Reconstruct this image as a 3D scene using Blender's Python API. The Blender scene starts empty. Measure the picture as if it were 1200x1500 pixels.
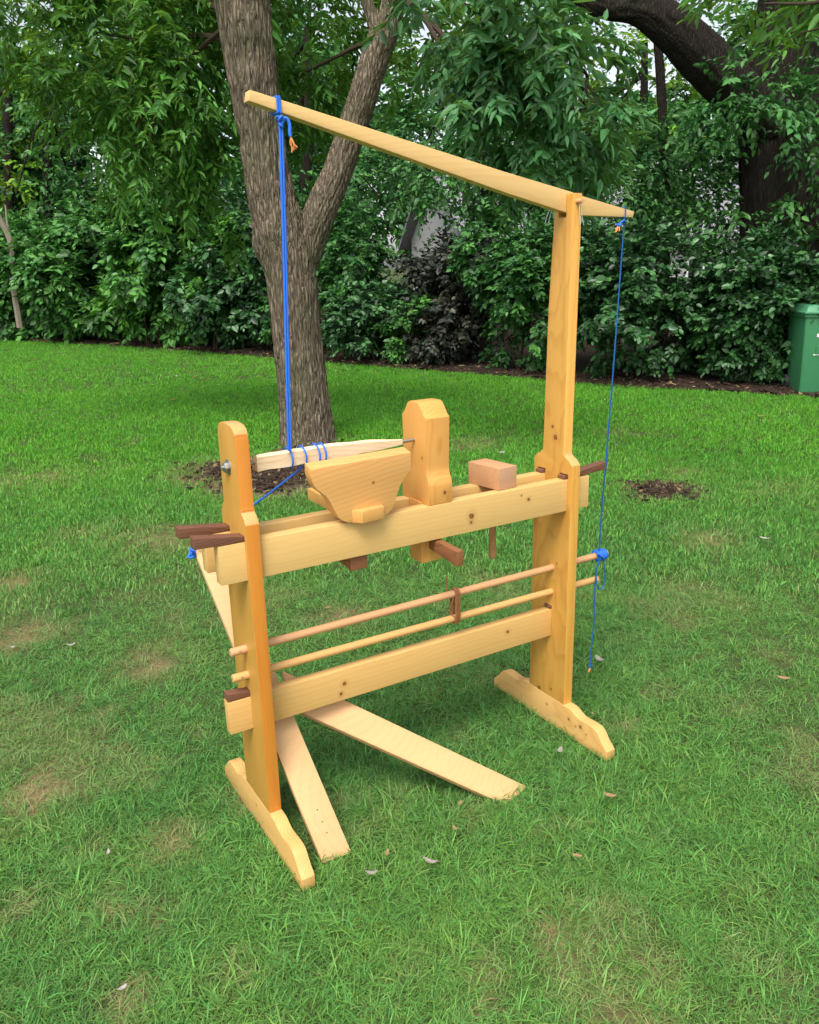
import bpy, bmesh, math, random
import numpy as np
from mathutils import Vector, Matrix

R = math.radians
rng = np.random.default_rng(11)
random.seed(5)
scene = bpy.context.scene
col = scene.collection

# ------------------------------------------------------------------ camera
CAM = np.array([-0.6827, -1.9822, 1.6181]); FPX = 1205.9
YAW, PITCH, ROLL = R(-30.8122), R(-16.6087), R(-1.3668)
FW = np.array([-math.sin(YAW)*math.cos(PITCH), math.cos(YAW)*math.cos(PITCH), math.sin(PITCH)])
R0 = np.array([math.cos(YAW), math.sin(YAW), 0.]); U0 = np.cross(R0, FW)
RT = R0*math.cos(ROLL)+U0*math.sin(ROLL); UP = -R0*math.sin(ROLL)+U0*math.cos(ROLL)
cd = bpy.data.cameras.new('camera'); cam = bpy.data.objects.new('camera', cd); col.objects.link(cam)
cd.sensor_fit = 'VERTICAL'; cd.sensor_height = 24.0; cd.lens = 24.0*FPX/1500.0
cd.clip_start = .05; cd.clip_end = 2000
M = Matrix(((RT[0], UP[0], -FW[0], CAM[0]), (RT[1], UP[1], -FW[1], CAM[1]), (RT[2], UP[2], -FW[2], CAM[2]), (0, 0, 0, 1)))
cam.matrix_world = M
scene.camera = cam

# ------------------------------------------------------------------ light
SUN = Vector((-.45, -.42, 1.0)).normalized()
world = bpy.data.worlds.new('World'); scene.world = world; world.use_nodes = True
nt = world.node_tree; nt.nodes.clear()
sky = nt.nodes.new('ShaderNodeTexSky'); sky.sky_type = 'NISHITA'; sky.sun_disc = False
sky.sun_elevation = math.asin(SUN.z); sky.sun_rotation = math.atan2(SUN.x, SUN.y)
sky.air_density = 1.0; sky.dust_density = 3.0
bw = nt.nodes.new('ShaderNodeRGBToBW'); mx = nt.nodes.new('ShaderNodeMix'); mx.data_type = 'RGBA'
mx.inputs[0].default_value = .72       # overcast: most of the blue is gone
bg = nt.nodes.new('ShaderNodeBackground'); bg.inputs[1].default_value = .15
wo = nt.nodes.new('ShaderNodeOutputWorld')
nt.links.new(sky.outputs[0], bw.inputs[0]); nt.links.new(sky.outputs[0], mx.inputs[6]); nt.links.new(bw.outputs[0], mx.inputs[7])
nt.links.new(mx.outputs[2], bg.inputs[0]); nt.links.new(bg.outputs[0], wo.inputs[0])
sd = bpy.data.lights.new('sun', 'SUN'); sd.energy = 1.4; sd.angle = R(25); sd.color = (1, .96, .9)
sun = bpy.data.objects.new('sun', sd); col.objects.link(sun)
sun.rotation_euler = SUN.to_track_quat('Z', 'Y').to_euler()
scene.view_settings.view_transform = 'Standard'; scene.view_settings.look = 'None'
scene.view_settings.exposure = 1.15; scene.view_settings.gamma = 1.0
scene.cycles.max_bounces = 5; scene.cycles.diffuse_bounces = 3; scene.cycles.transmission_bounces = 3
scene.cycles.transparent_max_bounces = 8; scene.cycles.use_denoising = True; scene.cycles.adaptive_threshold = .025

# ------------------------------------------------------------------ helpers: where things stand
def ray(px, py): return FW+RT*(px-600)/FPX+UP*(750-py)/FPX
def ground(px, py, z=0.0):
    d = ray(px, py); return CAM+d*((z-CAM[2])/d[2])
def at(px, py, dist):            # horizontal distance in metres
    d = ray(px, py); return CAM+d*dist/math.hypot(d[0], d[1])

# ------------------------------------------------------------------ helpers: scene objects
def put(name, me, parent=None, mat=None):
    o = bpy.data.objects.new(name, me); col.objects.link(o)
    if parent is not None:
        o.parent = parent
        o.matrix_parent_inverse = parent.matrix_world.inverted()
    if mat is not None and not me.materials:
        me.materials.append(mat)
    return o
def tag(o, label=None, cat=None, group=None, kind=None):
    for k, v in (('label', label), ('category', cat), ('group', group), ('kind', kind)):
        if v: o[k] = v
    return o
def empty(name, loc, label, cat, group=None):
    o = bpy.data.objects.new(name, None); col.objects.link(o); o.location = loc
    o.matrix_world = Matrix.Translation(Vector(loc)); o.empty_display_size = .1
    return tag(o, label, cat, group)
def finish(bm, name, bevel=0.0, seg=2, smooth=26):
    bmesh.ops.recalc_face_normals(bm, faces=bm.faces)
    if bevel:
        ed = [e for e in bm.edges if len(e.link_faces) == 2 and e.calc_face_angle(0) > R(28)]
        bmesh.ops.bevel(bm, geom=ed, offset=bevel, segments=seg, profile=.6, affect='EDGES', clamp_overlap=True)
    me = bpy.data.meshes.new(name); bm.to_mesh(me); bm.free()
    for p in me.polygons: p.use_smooth = True
    me.set_sharp_from_angle(angle=R(smooth))
    return me
def prism(profile, axis, a, b):
    """outline in the two other axes (in xyz order), swept from a to b along axis"""
    bm = bmesh.new(); rows = []
    for v in (a, b):
        row = []
        for q in profile:
            c = list(q); c.insert(axis, v); row.append(bm.verts.new(c))
        rows.append(row)
    n = len(profile)
    bm.faces.new(rows[0]); bm.faces.new(rows[1][::-1])
    for i in range(n): bm.faces.new((rows[0][i], rows[0][(i+1) % n], rows[1][(i+1) % n], rows[1][i]))
    return bm
def hexa(c8):
    bm = bmesh.new(); v = [bm.verts.new(c) for c in c8]
    for f in ((0, 1, 2, 3), (7, 6, 5, 4), (0, 4, 5, 1), (1, 5, 6, 2), (2, 6, 7, 3), (3, 7, 4, 0)): bm.faces.new([v[i] for i in f])
    return bm
def box(x0, x1, y0, y1, z0, z1):
    return hexa([(x0, y0, z0), (x1, y0, z0), (x1, y1, z0), (x0, y1, z0), (x0, y0, z1), (x1, y0, z1), (x1, y1, z1), (x0, y1, z1)])
def boolean_cut(me, cutters):
    """real openings: subtract each cutter mesh"""
    o = bpy.data.objects.new('tmp', me); col.objects.link(o)
    cs = []
    for bm in cutters:
        bmesh.ops.recalc_face_normals(bm, faces=bm.faces)
        cm = bpy.data.meshes.new('tmp'); bm.to_mesh(cm); bm.free()
        c = bpy.data.objects.new('tmp', cm); col.objects.link(c); cs.append(c)
        m = o.modifiers.new('b', 'BOOLEAN'); m.object = c; m.operation = 'DIFFERENCE'; m.solver = 'EXACT'
    dg = bpy.context.evaluated_depsgraph_get(); dg.update()
    out = bpy.data.meshes.new_from_object(o.evaluated_get(dg), depsgraph=dg)
    for c in cs+[o]: bpy.data.objects.remove(c)
    for p in out.polygons: p.use_smooth = True
    out.set_sharp_from_angle(angle=R(40))
    return out
def catmull(pts, k=8):
    P = [np.array(p, float) for p in pts]; P = [2*P[0]-P[1]]+P+[2*P[-1]-P[-2]]; out = []
    for i in range(1, len(P)-2):
        for j in range(k):
            t = j/k; a, b, c, d = P[i-1:i+3]
            out.append(.5*((2*b)+(-a+c)*t+(2*a-5*b+4*c-d)*t*t+(-a+3*b-3*c+d)*t**3))
    out.append(P[-2]); return np.array(out)
def tube_bm(pts, rad, n=8, bm=None, cap=True):
    pts = np.asarray(pts, float); m = len(pts); rad = np.broadcast_to(np.asarray(rad, float), (m,))
    T = np.gradient(pts, axis=0); T /= np.linalg.norm(T, axis=1)[:, None]+1e-12
    ref = np.array([0, 0, 1.]) if abs(T[0][2]) < .9 else np.array([1., 0, 0])
    N = np.cross(T[0], ref); N /= np.linalg.norm(N)
    bm = bm or bmesh.new(); prev = None; first = None
    for i in range(m):
        N = N-T[i]*(N@T[i]); N /= np.linalg.norm(N)+1e-12; B = np.cross(T[i], N)
        ring = [bm.verts.new(pts[i]+rad[i]*(math.cos(2*math.pi*k/n)*N+math.sin(2*math.pi*k/n)*B)) for k in range(n)]
        if prev:
            for k in range(n): bm.faces.new((prev[k], prev[(k+1) % n], ring[(k+1) % n], ring[k]))
        else: first = ring
        prev = ring
    if cap: bm.faces.new(first[::-1]); bm.faces.new(prev)
    return bm
def fast_mesh(name, V, F, colr=None):
    """V (n,3), F (m,k) all faces with k corners"""
    me = bpy.data.meshes.new(name); V = np.ascontiguousarray(V, np.float32); F = np.ascontiguousarray(F, np.int32)
    me.vertices.add(len(V)); me.vertices.foreach_set('co', V.ravel())
    m, k = F.shape
    me.loops.add(m*k); me.loops.foreach_set('vertex_index', F.ravel())
    me.polygons.add(m); me.polygons.foreach_set('loop_start', np.arange(0, m*k, k, dtype=np.int32))
    if colr is not None:
        a = me.attributes.new('tint', 'FLOAT_COLOR', 'POINT')
        a.data.foreach_set('color', np.ascontiguousarray(np.concatenate([colr, np.ones((len(colr), 1))], 1), np.float32).ravel())
    me.update(calc_edges=True); return me

# value noise for bark and lawn
_h = rng.random((32, 32, 32))
def vnoise(x, y, z=0):
    x, y, z = np.broadcast_arrays(np.asarray(x, float), np.asarray(y, float), np.asarray(z, float))
    ix, iy, iz = [np.floor(v).astype(int) for v in (x, y, z)]; f = [v-np.floor(v) for v in (x, y, z)]
    f = [v*v*(3-2*v) for v in f]; r = 0
    for a in (0, 1):
        for b in (0, 1):
            for c in (0, 1):
                w = (f[0] if a else 1-f[0])*(f[1] if b else 1-f[1])*(f[2] if c else 1-f[2])
                r = r+w*_h[(ix+a) % 32, (iy+b) % 32, (iz+c) % 32]
    return r

# ------------------------------------------------------------------ materials
class NT:
    def __init__(s, name):
        s.m = bpy.data.materials.new(name); s.m.use_nodes = True; s.t = s.m.node_tree; s.t.nodes.clear()
        s.out = s.n('ShaderNodeOutputMaterial')
    def n(s, ty, **kw):
        nd = s.t.nodes.new(ty)
        for k, v in kw.items(): setattr(nd, k, v)
        return nd
    def l(s, a, b): s.t.links.new(a, b)
    def math(s, op, a, b=None, c=None, clamp=False):
        nd = s.n('ShaderNodeMath', operation=op, use_clamp=clamp)
        for i, v in enumerate((a, b, c)):
            if v is None: continue
            if isinstance(v, (int, float)): nd.inputs[i].default_value = v
            else: s.l(v, nd.inputs[i])
        return nd.outputs[0]
    def mix(s, f, a, b, mode='MIX'):
        nd = s.n('ShaderNodeMix', data_type='RGBA', blend_type=mode)
        for i, v in ((0, f), (6, a), (7, b)):
            if isinstance(v, (int, float)): nd.inputs[i].default_value = v
            elif isinstance(v, tuple): nd.inputs[i].default_value = (*v, 1)
            else: s.l(v, nd.inputs[i])
        return nd.outputs[2]
    def noise(s, vec, scale, detail=3, rough=.55, dist=0):
        nd = s.n('ShaderNodeTexNoise'); nd.inputs['Scale'].default_value = scale; nd.inputs['Detail'].default_value = detail
        nd.inputs['Roughness'].default_value = rough; nd.inputs['Distortion'].default_value = dist
        if vec is not None: s.l(vec, nd.inputs['Vector'])
        return nd.outputs['Fac']
    def mapping(s, vec, loc=(0, 0, 0), rot=(0, 0, 0), scale=(1, 1, 1)):
        nd = s.n('ShaderNodeMapping'); nd.inputs['Location'].default_value = loc; nd.inputs['Rotation'].default_value = rot
        nd.inputs['Scale'].default_value = scale; s.l(vec, nd.inputs['Vector']); return nd.outputs[0]
    def ramp(s, f, stops, interp='LINEAR'):
        nd = s.n('ShaderNodeValToRGB'); cr = nd.color_ramp; cr.interpolation = interp
        while len(cr.elements) < len(stops): cr.elements.new(.5)
        for e, (p, c) in zip(cr.elements, stops):
            e.position = p; e.color = (*c, 1) if len(c) == 3 else c
        s.l(f, nd.inputs[0]); return nd.outputs[0]
    def bsdf(s, color, rough=.5, spec=.5, bump=None, bstr=.3, bdist=.002, metal=0, coat=0):
        b = s.n('ShaderNodeBsdfPrincipled')
        if isinstance(color, tuple): b.inputs['Base Color'].default_value = (*color, 1)
        else: s.l(color, b.inputs['Base Color'])
        if isinstance(rough, (int, float)): b.inputs['Roughness'].default_value = rough
        else: s.l(rough, b.inputs['Roughness'])
        b.inputs['Specular IOR Level'].default_value = spec; b.inputs['Metallic'].default_value = metal
        b.inputs['Coat Weight'].default_value = coat; b.inputs['Coat Roughness'].default_value = .25
        if bump is not None:
            bp = s.n('ShaderNodeBump'); bp.inputs['Strength'].default_value = bstr; bp.inputs['Distance'].default_value = bdist
            s.l(bump, bp.inputs['Height']); s.l(bp.outputs[0], b.inputs['Normal'])
        s.l(b.outputs[0], s.out.inputs[0]); return b

def wood(name, light, dark, axis=0, pith=(0, .05, -.09), tilt=(.0, .03, .04), ring=55, knots=(), contrast=.55, rough=.48, fibre=.35, coat=.08, warp=.05):
    s = NT(name); tc = s.n('ShaderNodeTexCoord'); v = tc.outputs['Object']
    # warp a little, bring the board axis to x, tilt the pith so that rings run out in cathedrals
    rot = {0: (0, 0, 0), 1: (0, 0, -math.pi/2), 2: (0, math.pi/2, 0)}[axis]
    ax = s.mapping(v, rot=rot)
    w1 = s.n('ShaderNodeTexNoise'); w1.inputs['Scale'].default_value = 2.2; w1.inputs['Detail'].default_value = 2
    s.l(s.mapping(ax, scale=(1, 3, 3)), w1.inputs['Vector'])
    sc = s.n('ShaderNodeVectorMath', operation='MULTIPLY_ADD'); s.l(w1.outputs['Color'], sc.inputs[0])
    sc.inputs[1].default_value = (.0, warp, warp); s.l(ax, sc.inputs[2])
    cen = s.mapping(sc.outputs[0], loc=pith, rot=tilt)
    wv = s.n('ShaderNodeTexWave', wave_type='RINGS', rings_direction='X', wave_profile='SAW')
    wv.inputs['Scale'].default_value = ring; wv.inputs['Distortion'].default_value = 1.2; wv.inputs['Detail'].default_value = 2
    wv.inputs['Detail Scale'].default_value = .6; s.l(cen, wv.inputs['Vector'])
    grain = s.ramp(wv.outputs['Fac'], [(0, (0, 0, 0)), (.55, (.18, .18, .18)), (.86, (1, 1, 1)), (1, (.1, .1, .1))])
    fib = s.noise(s.mapping(ax, scale=(6, 420, 420)), 1, 3, .6)
    blot = s.noise(s.mapping(ax, scale=(2.5, 14, 14)), 1, 3, .5)
    streak = s.noise(s.mapping(ax, scale=(1.1, 85, 85)), 1, 2, .5)
    g = s.math('ADD', s.math('MULTIPLY', grain, contrast), s.math('MULTIPLY', s.math('SUBTRACT', streak, .5), .5))
    g = s.math('ADD', g, s.math('MULTIPLY', s.math('SUBTRACT', fib, .5), fibre))
    g = s.math('ADD', g, s.math('MULTIPLY', s.math('SUBTRACT', blot, .5), .45), clamp=True)
    c = s.mix(g, light, dark)
    for (kx, ky, kz, kr) in knots:
        wn = s.n('ShaderNodeTexNoise'); wn.inputs['Scale'].default_value = 45; s.l(v, wn.inputs['Vector'])
        ad = s.n('ShaderNodeVectorMath', operation='MULTIPLY_ADD'); s.l(wn.outputs['Color'], ad.inputs[0])
        ad.inputs[1].default_value = (kr*.9,)*3; s.l(v, ad.inputs[2])
        ds = s.n('ShaderNodeVectorMath', operation='DISTANCE'); s.l(ad.outputs[0], ds.inputs[0])
        ds.inputs[1].default_value = (kx+kr*.45, ky+kr*.45, kz+kr*.45)
        halo = s.math('SUBTRACT', 1, s.math('DIVIDE', ds.outputs['Value'], kr*3.2), clamp=True)
        c = s.mix(s.math('MULTIPLY', halo, .55), c, (.42, .2, .06))
        core = s.math('MULTIPLY', s.math('SUBTRACT', kr*1.15, ds.outputs['Value']), 2.2/kr, clamp=True)
        c = s.mix(core, c, (.16, .05, .015))
        eye = s.math('MULTIPLY', s.math('SUBTRACT', kr*.55, ds.outputs['Value']), 3/kr, clamp=True)
        c = s.mix(eye, c, (.3, .12, .035))
    rg = s.math('ADD', rough-.08, s.math('MULTIPLY', fib, .16))
    s.bsdf(c, rg, .4, bump=s.math('ADD', s.math('MULTIPLY', fib, .6), s.math('MULTIPLY', grain, .4)), bstr=.16, bdist=.0012, coat=coat)
    return s.m

RAIL_L, RAIL_D = (.66, .42, .15), (.56, .315, .085)
UP_L, UP_D = (.55, .285, .055), (.35, .15, .02)
M_rail = wood('pale pine rail', RAIL_L, RAIL_D, 0, (0, .02, -.62), (0, .02, .05), 22, [(.735, .0179, .872, .009), (.732, .0179, .851, .005), (.96, .0179, .888, .0055), (.93, .0179, .905, .003)], contrast=.26)
M_rail2 = wood('pale pine rear rail', RAIL_L, RAIL_D, 0, (0, .1, -.7), (0, .03, .04), 24, contrast=.26)
M_str = wood('pine stretcher', (.64, .385, .13), (.52, .27, .07), 0, (0, .0, -.2), (0, .03, .03), 22, [(.30, .08, .395, .0065), (.287, .08, .363, .0055), (.93, .08, .405, .006)], contrast=.28)
M_upL = wood('ochre pine upright', UP_L, UP_D, 2, (0, .1, .06), (0, .03, .02), 46, [(.0377*.6, .028, 1.158, .005)])
M_upR = wood('yellow pine upright', (.58, .30, .06), (.44, .20, .03), 2, (0, -.07, .04), (0, .04, .03), 42, [(1.1236, .085, 1.06, .009), (1.1236, .10, 1.095, .006), (1.14, .0, 1.035, .005), (1.1236, .135, .107, .008), (1.1236, .07, .13, .005), (1.1236, .06, .62, .004)])
M_edge = wood('orange edge grain', (.62, .23, .03), (.42, .12, .011), 2, (0, .3, .02), (0, .01, .0), 75, contrast=.8, fibre=1.3, warp=.006)
M_endg = wood('pale end grain', (.62, .33, .115), (.50, .24, .07), 1, (0, .3, .02), (0, .01, .0), 60, contrast=.5, fibre=.5, warp=.01)
M_edgeR = wood('amber edge grain', (.68, .35, .07), (.52, .23, .03), 2, (0, .3, 1.1), (0, .01, .0), 60, contrast=.45, fibre=.5, warp=.01)
M_foot = wood('pine foot', (.62, .37, .125), (.50, .26, .065), 1, (0, .06, .02), (0, .02, .03), 48, [(1.1236, -.09, .055, .007), (1.1236, -.03, .055, .005), (1.1236, .09, .06, .004), (1.1236, -.12, .04, .003), (1.1236, -.065, .045, .0035), (0, .11, .06, .004), (.02, .34, .09, .006)])
M_beam = wood('pale pine beam', (.68, .44, .17), (.58, .34, .105), 0, (0, .2, -1.6), (0, .16, .02), 30, contrast=.35)
M_pop = wood('laminated poppet', (.65, .32, .08), (.52, .22, .04), 2, (-.9, .1, .64), (0, .02, .03), 40, [(.6375, .019, .962, .006), (.58, .055, 1.07, .004)])
M_rest = wood('tool rest pine', (.66, .35, .115), (.55, .26, .065), 0, (0, .06, -1.2), (0, .12, .03), 26, [(.385, .005, 1.035, .0035)])
M_tongue = wood('tongue pine', (.64, .34, .10), (.52, .23, .05), 1, (0, -.2, -.9), (0, .03, .02), 50)
M_tread = wood('peach treadle board', (.60, .36, .165), (.50, .275, .11), 0, (0, .2, -.4), (0, -.80, -.12), 16, contrast=.25, rough=.6, coat=0)
M_wal = wood('walnut wedge', (.17, .072, .04), (.075, .03, .018), 0, (0, .1, -.9), (0, .03, .02), 90, contrast=.6, coat=0, rough=.55)
M_wal2 = wood('walnut crosswise wedge', (.25, .10, .04), (.11, .042, .018), 1, (0, .1, -.8), (0, .03, .02), 90, contrast=.6, coat=0, rough=.55)
M_rod2 = wood('pine rod', (.60, .345, .12), (.50, .26, .08), 0, (0, .0, -.5), (0, .02, .02), 80, contrast=.3)
M_rod = wood('beech rod', (.60, .32, .15), (.48, .24, .09), 0, (0, .0, -.6), (0, .02, .02), 80, contrast=.3)
M_mal = wood('beech mallet head', (.52, .27, .13), (.42, .2, .085), 1, (0, -.9, -1.0), (0, .03, .05), 80, contrast=.35, coat=0, rough=.6)
M_malend = wood('mallet end grain', (.52, .30, .17), (.30, .15, .075), 0, (-.9, -.1, -.9), (0, 1.2, .6), 60, contrast=.7, coat=0, rough=.7)
M_handle = wood('mallet handle', (.36, .18, .075), (.22, .1, .04), 2, (0, .1, .8), (0, .03, .05), 60, contrast=.4)
M_work = wood('fresh split wood', (.80, .60, .38), (.62, .4, .2), 0, (0, .05, -1.05), (0, .03, .02), 60, contrast=.5, coat=0, rough=.7, fibre=.8)
M_bark_work = wood('inner bark', (.33, .15, .07), (.18, .08, .04), 0, (0, .05, -1.05), (0, .03, .02), 60, contrast=.5, coat=0, rough=.8)
def plain(name, c, rough=.5, metal=0, spec=.4, var=.0, scale=60):
    s = NT(name); tc = s.n('ShaderNodeTexCoord'); f = s.noise(tc.outputs['Object'], scale, 3)
    cc = s.mix(f, tuple(x*(1-var) for x in c), tuple(min(1, x*(1+var)) for x in c))
    s.bsdf(cc, rough, spec, bump=f, bstr=.1+var*.4, bdist=.001, metal=metal); return s.m
M_steel = plain('zinc steel', (.36, .36, .34), .48, 1, .5, .15, 200)
M_cord2 = plain('teal blue cord', (.006, .10, .33), .6, 0, .4, .35, 500)
M_cord = plain('blue cord', (.02, .15, .66), .6, 0, .4, .35, 500)
M_cordend = plain('frayed orange cord end', (.72, .30, .10), .8, 0, .2, .3, 700)
M_leather = plain('brown leather', (.30, .115, .05), .6, 0, .3, .35, 300)
M_string = plain('grey string', (.5, .55, .6), .6, 0, .3, .1)

# ------------------------------------------------------------------ ground, lawn, mulch
edge_px = [(-520, 482), (-260, 486), (0, 498), (100, 503), (200, 509), (300, 516), (400, 525), (500, 533), (600, 541), (750, 553), (900, 566), (1050, 574), (1170, 581), (1300, 592), (1500, 610), (1800, 640)]
EDGE = np.array([ground(*p)[:2] for p in edge_px])
BACK = np.array([.937, .349])            # from the lawn edge into the hedge
def edge_side(xy):
    """>0 on the lawn side of the mulch edge"""
    s = np.interp(xy[:, 1], EDGE[::-1, 1], EDGE[::-1, 0])
    return s-xy[:, 0]
patches_px = [(60, 1155, .16, 1), (250, 1228, .13, .9), (135, 1235, .1, .6), (150, 1325, .1, .6), (235, 965, .25, .7), (40, 930, .3, .7), (190, 1455, .07, 1), (225, 1340, .09, .5), (372, 1172, .09, 1.2), (487, 1176, .06, 1.1), (25, 1330, .08, .8), (718, 1420, .07, .8),
              (712, 1470, .05, 1.0), (805, 1360, .07, .9), (620, 1415, .08, .6), (845, 1330, .05, .5), (590, 1222, .05, .5), (1040, 790, .3, .7), (990, 860, .2, .5), (910, 1060, .1, .5), (975, 1010, .15, .5), (1140, 960, .15, .4), (930, 940, .2, .35), (345, 688, .55, 1.5), (395, 705, .55, 1.5), (440, 690, .6, 1.5), (465, 660, .4, 1.5),
              (970, 718, .32, 1.3), (905, 635, .4, .45), (690, 650, .5, .45), (500, 900, .25, .5), (60, 700, .7, .45), (240, 790, .6, .45), (130, 780, .4, .4), (1150, 720, .6, .3), (450, 905, .12, .7), (20, 850, .3, .5), (765, 705, .35, .4), (1000, 690, .25, .5), (695, 1165, .05, .6), (1090, 1300, .08, .5), (980, 1430, .09, .5), (340, 1420, .08, .5)]
PATCH = [(*ground(a, b)[:2], r*.85, s*1.0) for a, b, r, s in patches_px]
DIRT = {(345, 688), (395, 705), (440, 690), (465, 660), (970, 718)}
def wear(xy):
    """how worn the turf is, 0..1.5"""
    x, y = xy[:, 0], xy[:, 1]; w = np.zeros(len(xy))
    wob = 1+.9*(vnoise(x*5, y*5, 3)-.5)+.8*(vnoise(x*16, y*16, 7)-.5)
    for px, py, r, s in PATCH:
        w = np.maximum(w, s*np.exp(-((x-px)**2+(y-py)**2)/(r*r)*1.2))
    dist = np.hypot(x-CAM[0], y-CAM[1]); near = np.clip((9-dist)/6, 0, 1)
    n = vnoise(x*1.7+9, y*1.7, 1)*.5+vnoise(x*5, y*5, 2)*.3+vnoise(x*13, y*13, 5)*.2
    return np.clip(np.maximum(w*wob, np.clip((n-.58)*4, 0, .42)*near), 0, 1.5)

def soil_mat():
    s = NT('soil and thatch'); g = s.n('ShaderNodeNewGeometry'); P = g.outputs['Position']
    w = s.n('ShaderNodeAttribute', attribute_name='wear'); w2 = s.n('ShaderNodeAttribute', attribute_name='dirt')
    fine = s.noise(P, 90, 5, .7); mid = s.noise(P, 14, 4)
    green = s.mix(fine, (.03, .045, .014), (.09, .11, .035))
    straw = s.mix(fine, (.12, .075, .035), (.36, .26, .13))
    soil = s.mix(fine, (.02, .013, .009), (.09, .06, .04))
    f = s.math('MULTIPLY', s.math('SUBTRACT', s.math('ADD', w.outputs['Fac'], s.math('MULTIPLY', s.math('SUBTRACT', mid, .5), .4)), .2), 1.6, clamp=True)
    c = s.mix(f, green, straw); c = s.mix(w2.outputs['Fac'], c, soil)
    s.bsdf(c, .95, .15, bump=fine, bstr=.8, bdist=.01); return s.m
M_soil = soil_mat()
# lawn: fine sheet near, coarse far, one mesh; reaches the horizon
def grid_axis(lo, hi, far):
    a = np.concatenate([[-far, -150, -60, -25], np.arange(lo, hi, .12), [40, 80, 180, far]]); return np.unique(a)
gx = grid_axis(-6, 14, 700); gy = grid_axis(-6, 27, 700)
GX, GY = np.meshgrid(gx, gy); gxy = np.stack([GX.ravel(), GY.ravel()], 1)
gz = np.where((np.abs(gxy).max(1) < 26), (vnoise(gxy[:, 0]*.9, gxy[:, 1]*.9, 4)-.5)*.02-.012, -.012)
V = np.concatenate([gxy, gz[:, None]], 1); nx, ny = len(gx), len(gy)
ii = (np.arange(ny-1)[:, None]*nx+np.arange(nx-1)[None]).ravel()
gme = fast_mesh('ground', V, np.stack([ii, ii+1, ii+nx+1, ii+nx], 1))
W = wear(gxy); W[np.abs(gxy).max(1) > 26] = 0
a = gme.attributes.new('wear', 'FLOAT', 'POINT'); a.data.foreach_set('value', W.astype(np.float32))
dd = np.zeros(len(gxy))
for (pp, (px, py, r, s_)) in zip(patches_px, PATCH):
    if pp[:2] in DIRT: dd = np.maximum(dd, np.exp(-((gxy[:, 0]-px)**2+(gxy[:, 1]-py)**2)/(r*r)*1.3)*1.4)
a = gme.attributes.new('dirt', 'FLOAT', 'POINT'); a.data.foreach_set('value', np.clip(dd, 0, 1).astype(np.float32))
tag(put('ground', gme, mat=M_soil), kind='structure')

def mulch_mat():
    s = NT('dark bark mulch'); g = s.n('ShaderNodeNewGeometry'); v = s.n('ShaderNodeTexVoronoi'); v.inputs['Scale'].default_value = 28
    s.l(g.outputs['Position'], v.inputs['Vector']); n = s.noise(g.outputs['Position'], 40, 4)
    c = s.mix(v.outputs['Color'], (.018, .011, .008), (.06, .038, .026)); c = s.mix(s.math('MULTIPLY', n, .5), c, (.03, .018, .012))
    s.bsdf(c, .95, .15, bump=s.math('ADD', v.outputs['Distance'], n), bstr=1, bdist=.03); return s.m
M_mulch = mulch_mat()
wob = (vnoise(np.arange(400)*.35, 0, 2)-.5)*.25
ts = np.linspace(0, 1, 400); cum = np.concatenate([[0], np.cumsum(np.linalg.norm(np.diff(EDGE, axis=0), axis=1))]); cum /= cum[-1]
ex = np.interp(ts, cum, EDGE[:, 0])+wob*.5; ey = np.interp(ts, cum, EDGE[:, 1])
rows = []
for k, d in enumerate((0, .15, .6, 1.5, 3, 14)):
    rows.append(np.stack([ex+BACK[0]*d, ey+BACK[1]*d, np.full(400, [-.012, .03, .05, .055, .05, .05][k])+(vnoise(ts*160, k*3.3)-.5)*.03*(k > 0)], 1))
V = np.concatenate(rows); ii = (np.arange(5)[:, None]*400+np.arange(399)[None]).ravel()
tag(put('mulch_bed', fast_mesh('mulch_bed', V, np.stack([ii, ii+1, ii+401, ii+400], 1)), mat=M_mulch), kind='structure')
# loose chips and litter on the bed
def chips():
    n = 8600; k = rng.integers(0, 400, n); d = np.abs(rng.normal(0, .45, n))+.03
    c = np.stack([ex[k]+BACK[0]*d, ey[k]+BACK[1]*d, np.interp(d, [0, .15, .6, 1.5], [.0, .035, .055, .06])], 1)+rng.normal(0, .05, (n, 3))*[1, 1, .1]
    k2 = n-1600; dp = [q for pp, q in zip(patches_px, PATCH) if pp[:2] in DIRT]; wh = rng.integers(0, len(dp), 1600); dpa = np.array(dp)
    c[k2:, :2] = dpa[wh, :2]+rng.normal(0, .5, (1600, 2))*dpa[wh, 2:3]; c[k2:, 2] = rng.uniform(.0, .012, 1600)
    L_ = rng.uniform(.015, .06, n); L_[k2:] *= .55; w = L_*rng.uniform(.25, .6, n); a = rng.uniform(0, 6.28, n); t = rng.normal(0, .35, n)
    u = np.stack([np.cos(a)*np.cos(t), np.sin(a)*np.cos(t), np.sin(t)], 1)*L_[:, None]; v = np.stack([-np.sin(a), np.cos(a), rng.normal(0, .3, n)], 1)*w[:, None]
    h = np.array([0, 0, .008])
    q = np.stack([c-u-v, c+u-v, c+u*.8+v, c-u*.8+v, c-u-v-h, c+u-v-h, c+u*.8+v-h, c-u*.8+v-h], 1).reshape(-1, 3)
    b = (np.arange(n)*8)[:, None, None]; F = (b+np.array([[0, 1, 2, 3], [0, 4, 5, 1], [1, 5, 6, 2], [2, 6, 7, 3], [3, 7, 4, 0]])[None]).reshape(-1, 4)
    t = rng.random(n); cc = np.where((t > .93)[:, None], np.array([.22, .16, .08]), np.array([.05, .032, .022])*rng.uniform(.4, 1.5, (n, 1)))
    return fast_mesh('mulch_chips', q, F, np.repeat(cc, 8, 0))
s = NT('mulch chip'); at_ = s.n('ShaderNodeAttribute', attribute_name='tint'); s.bsdf(at_.outputs['Color'], .9, .15)
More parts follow.
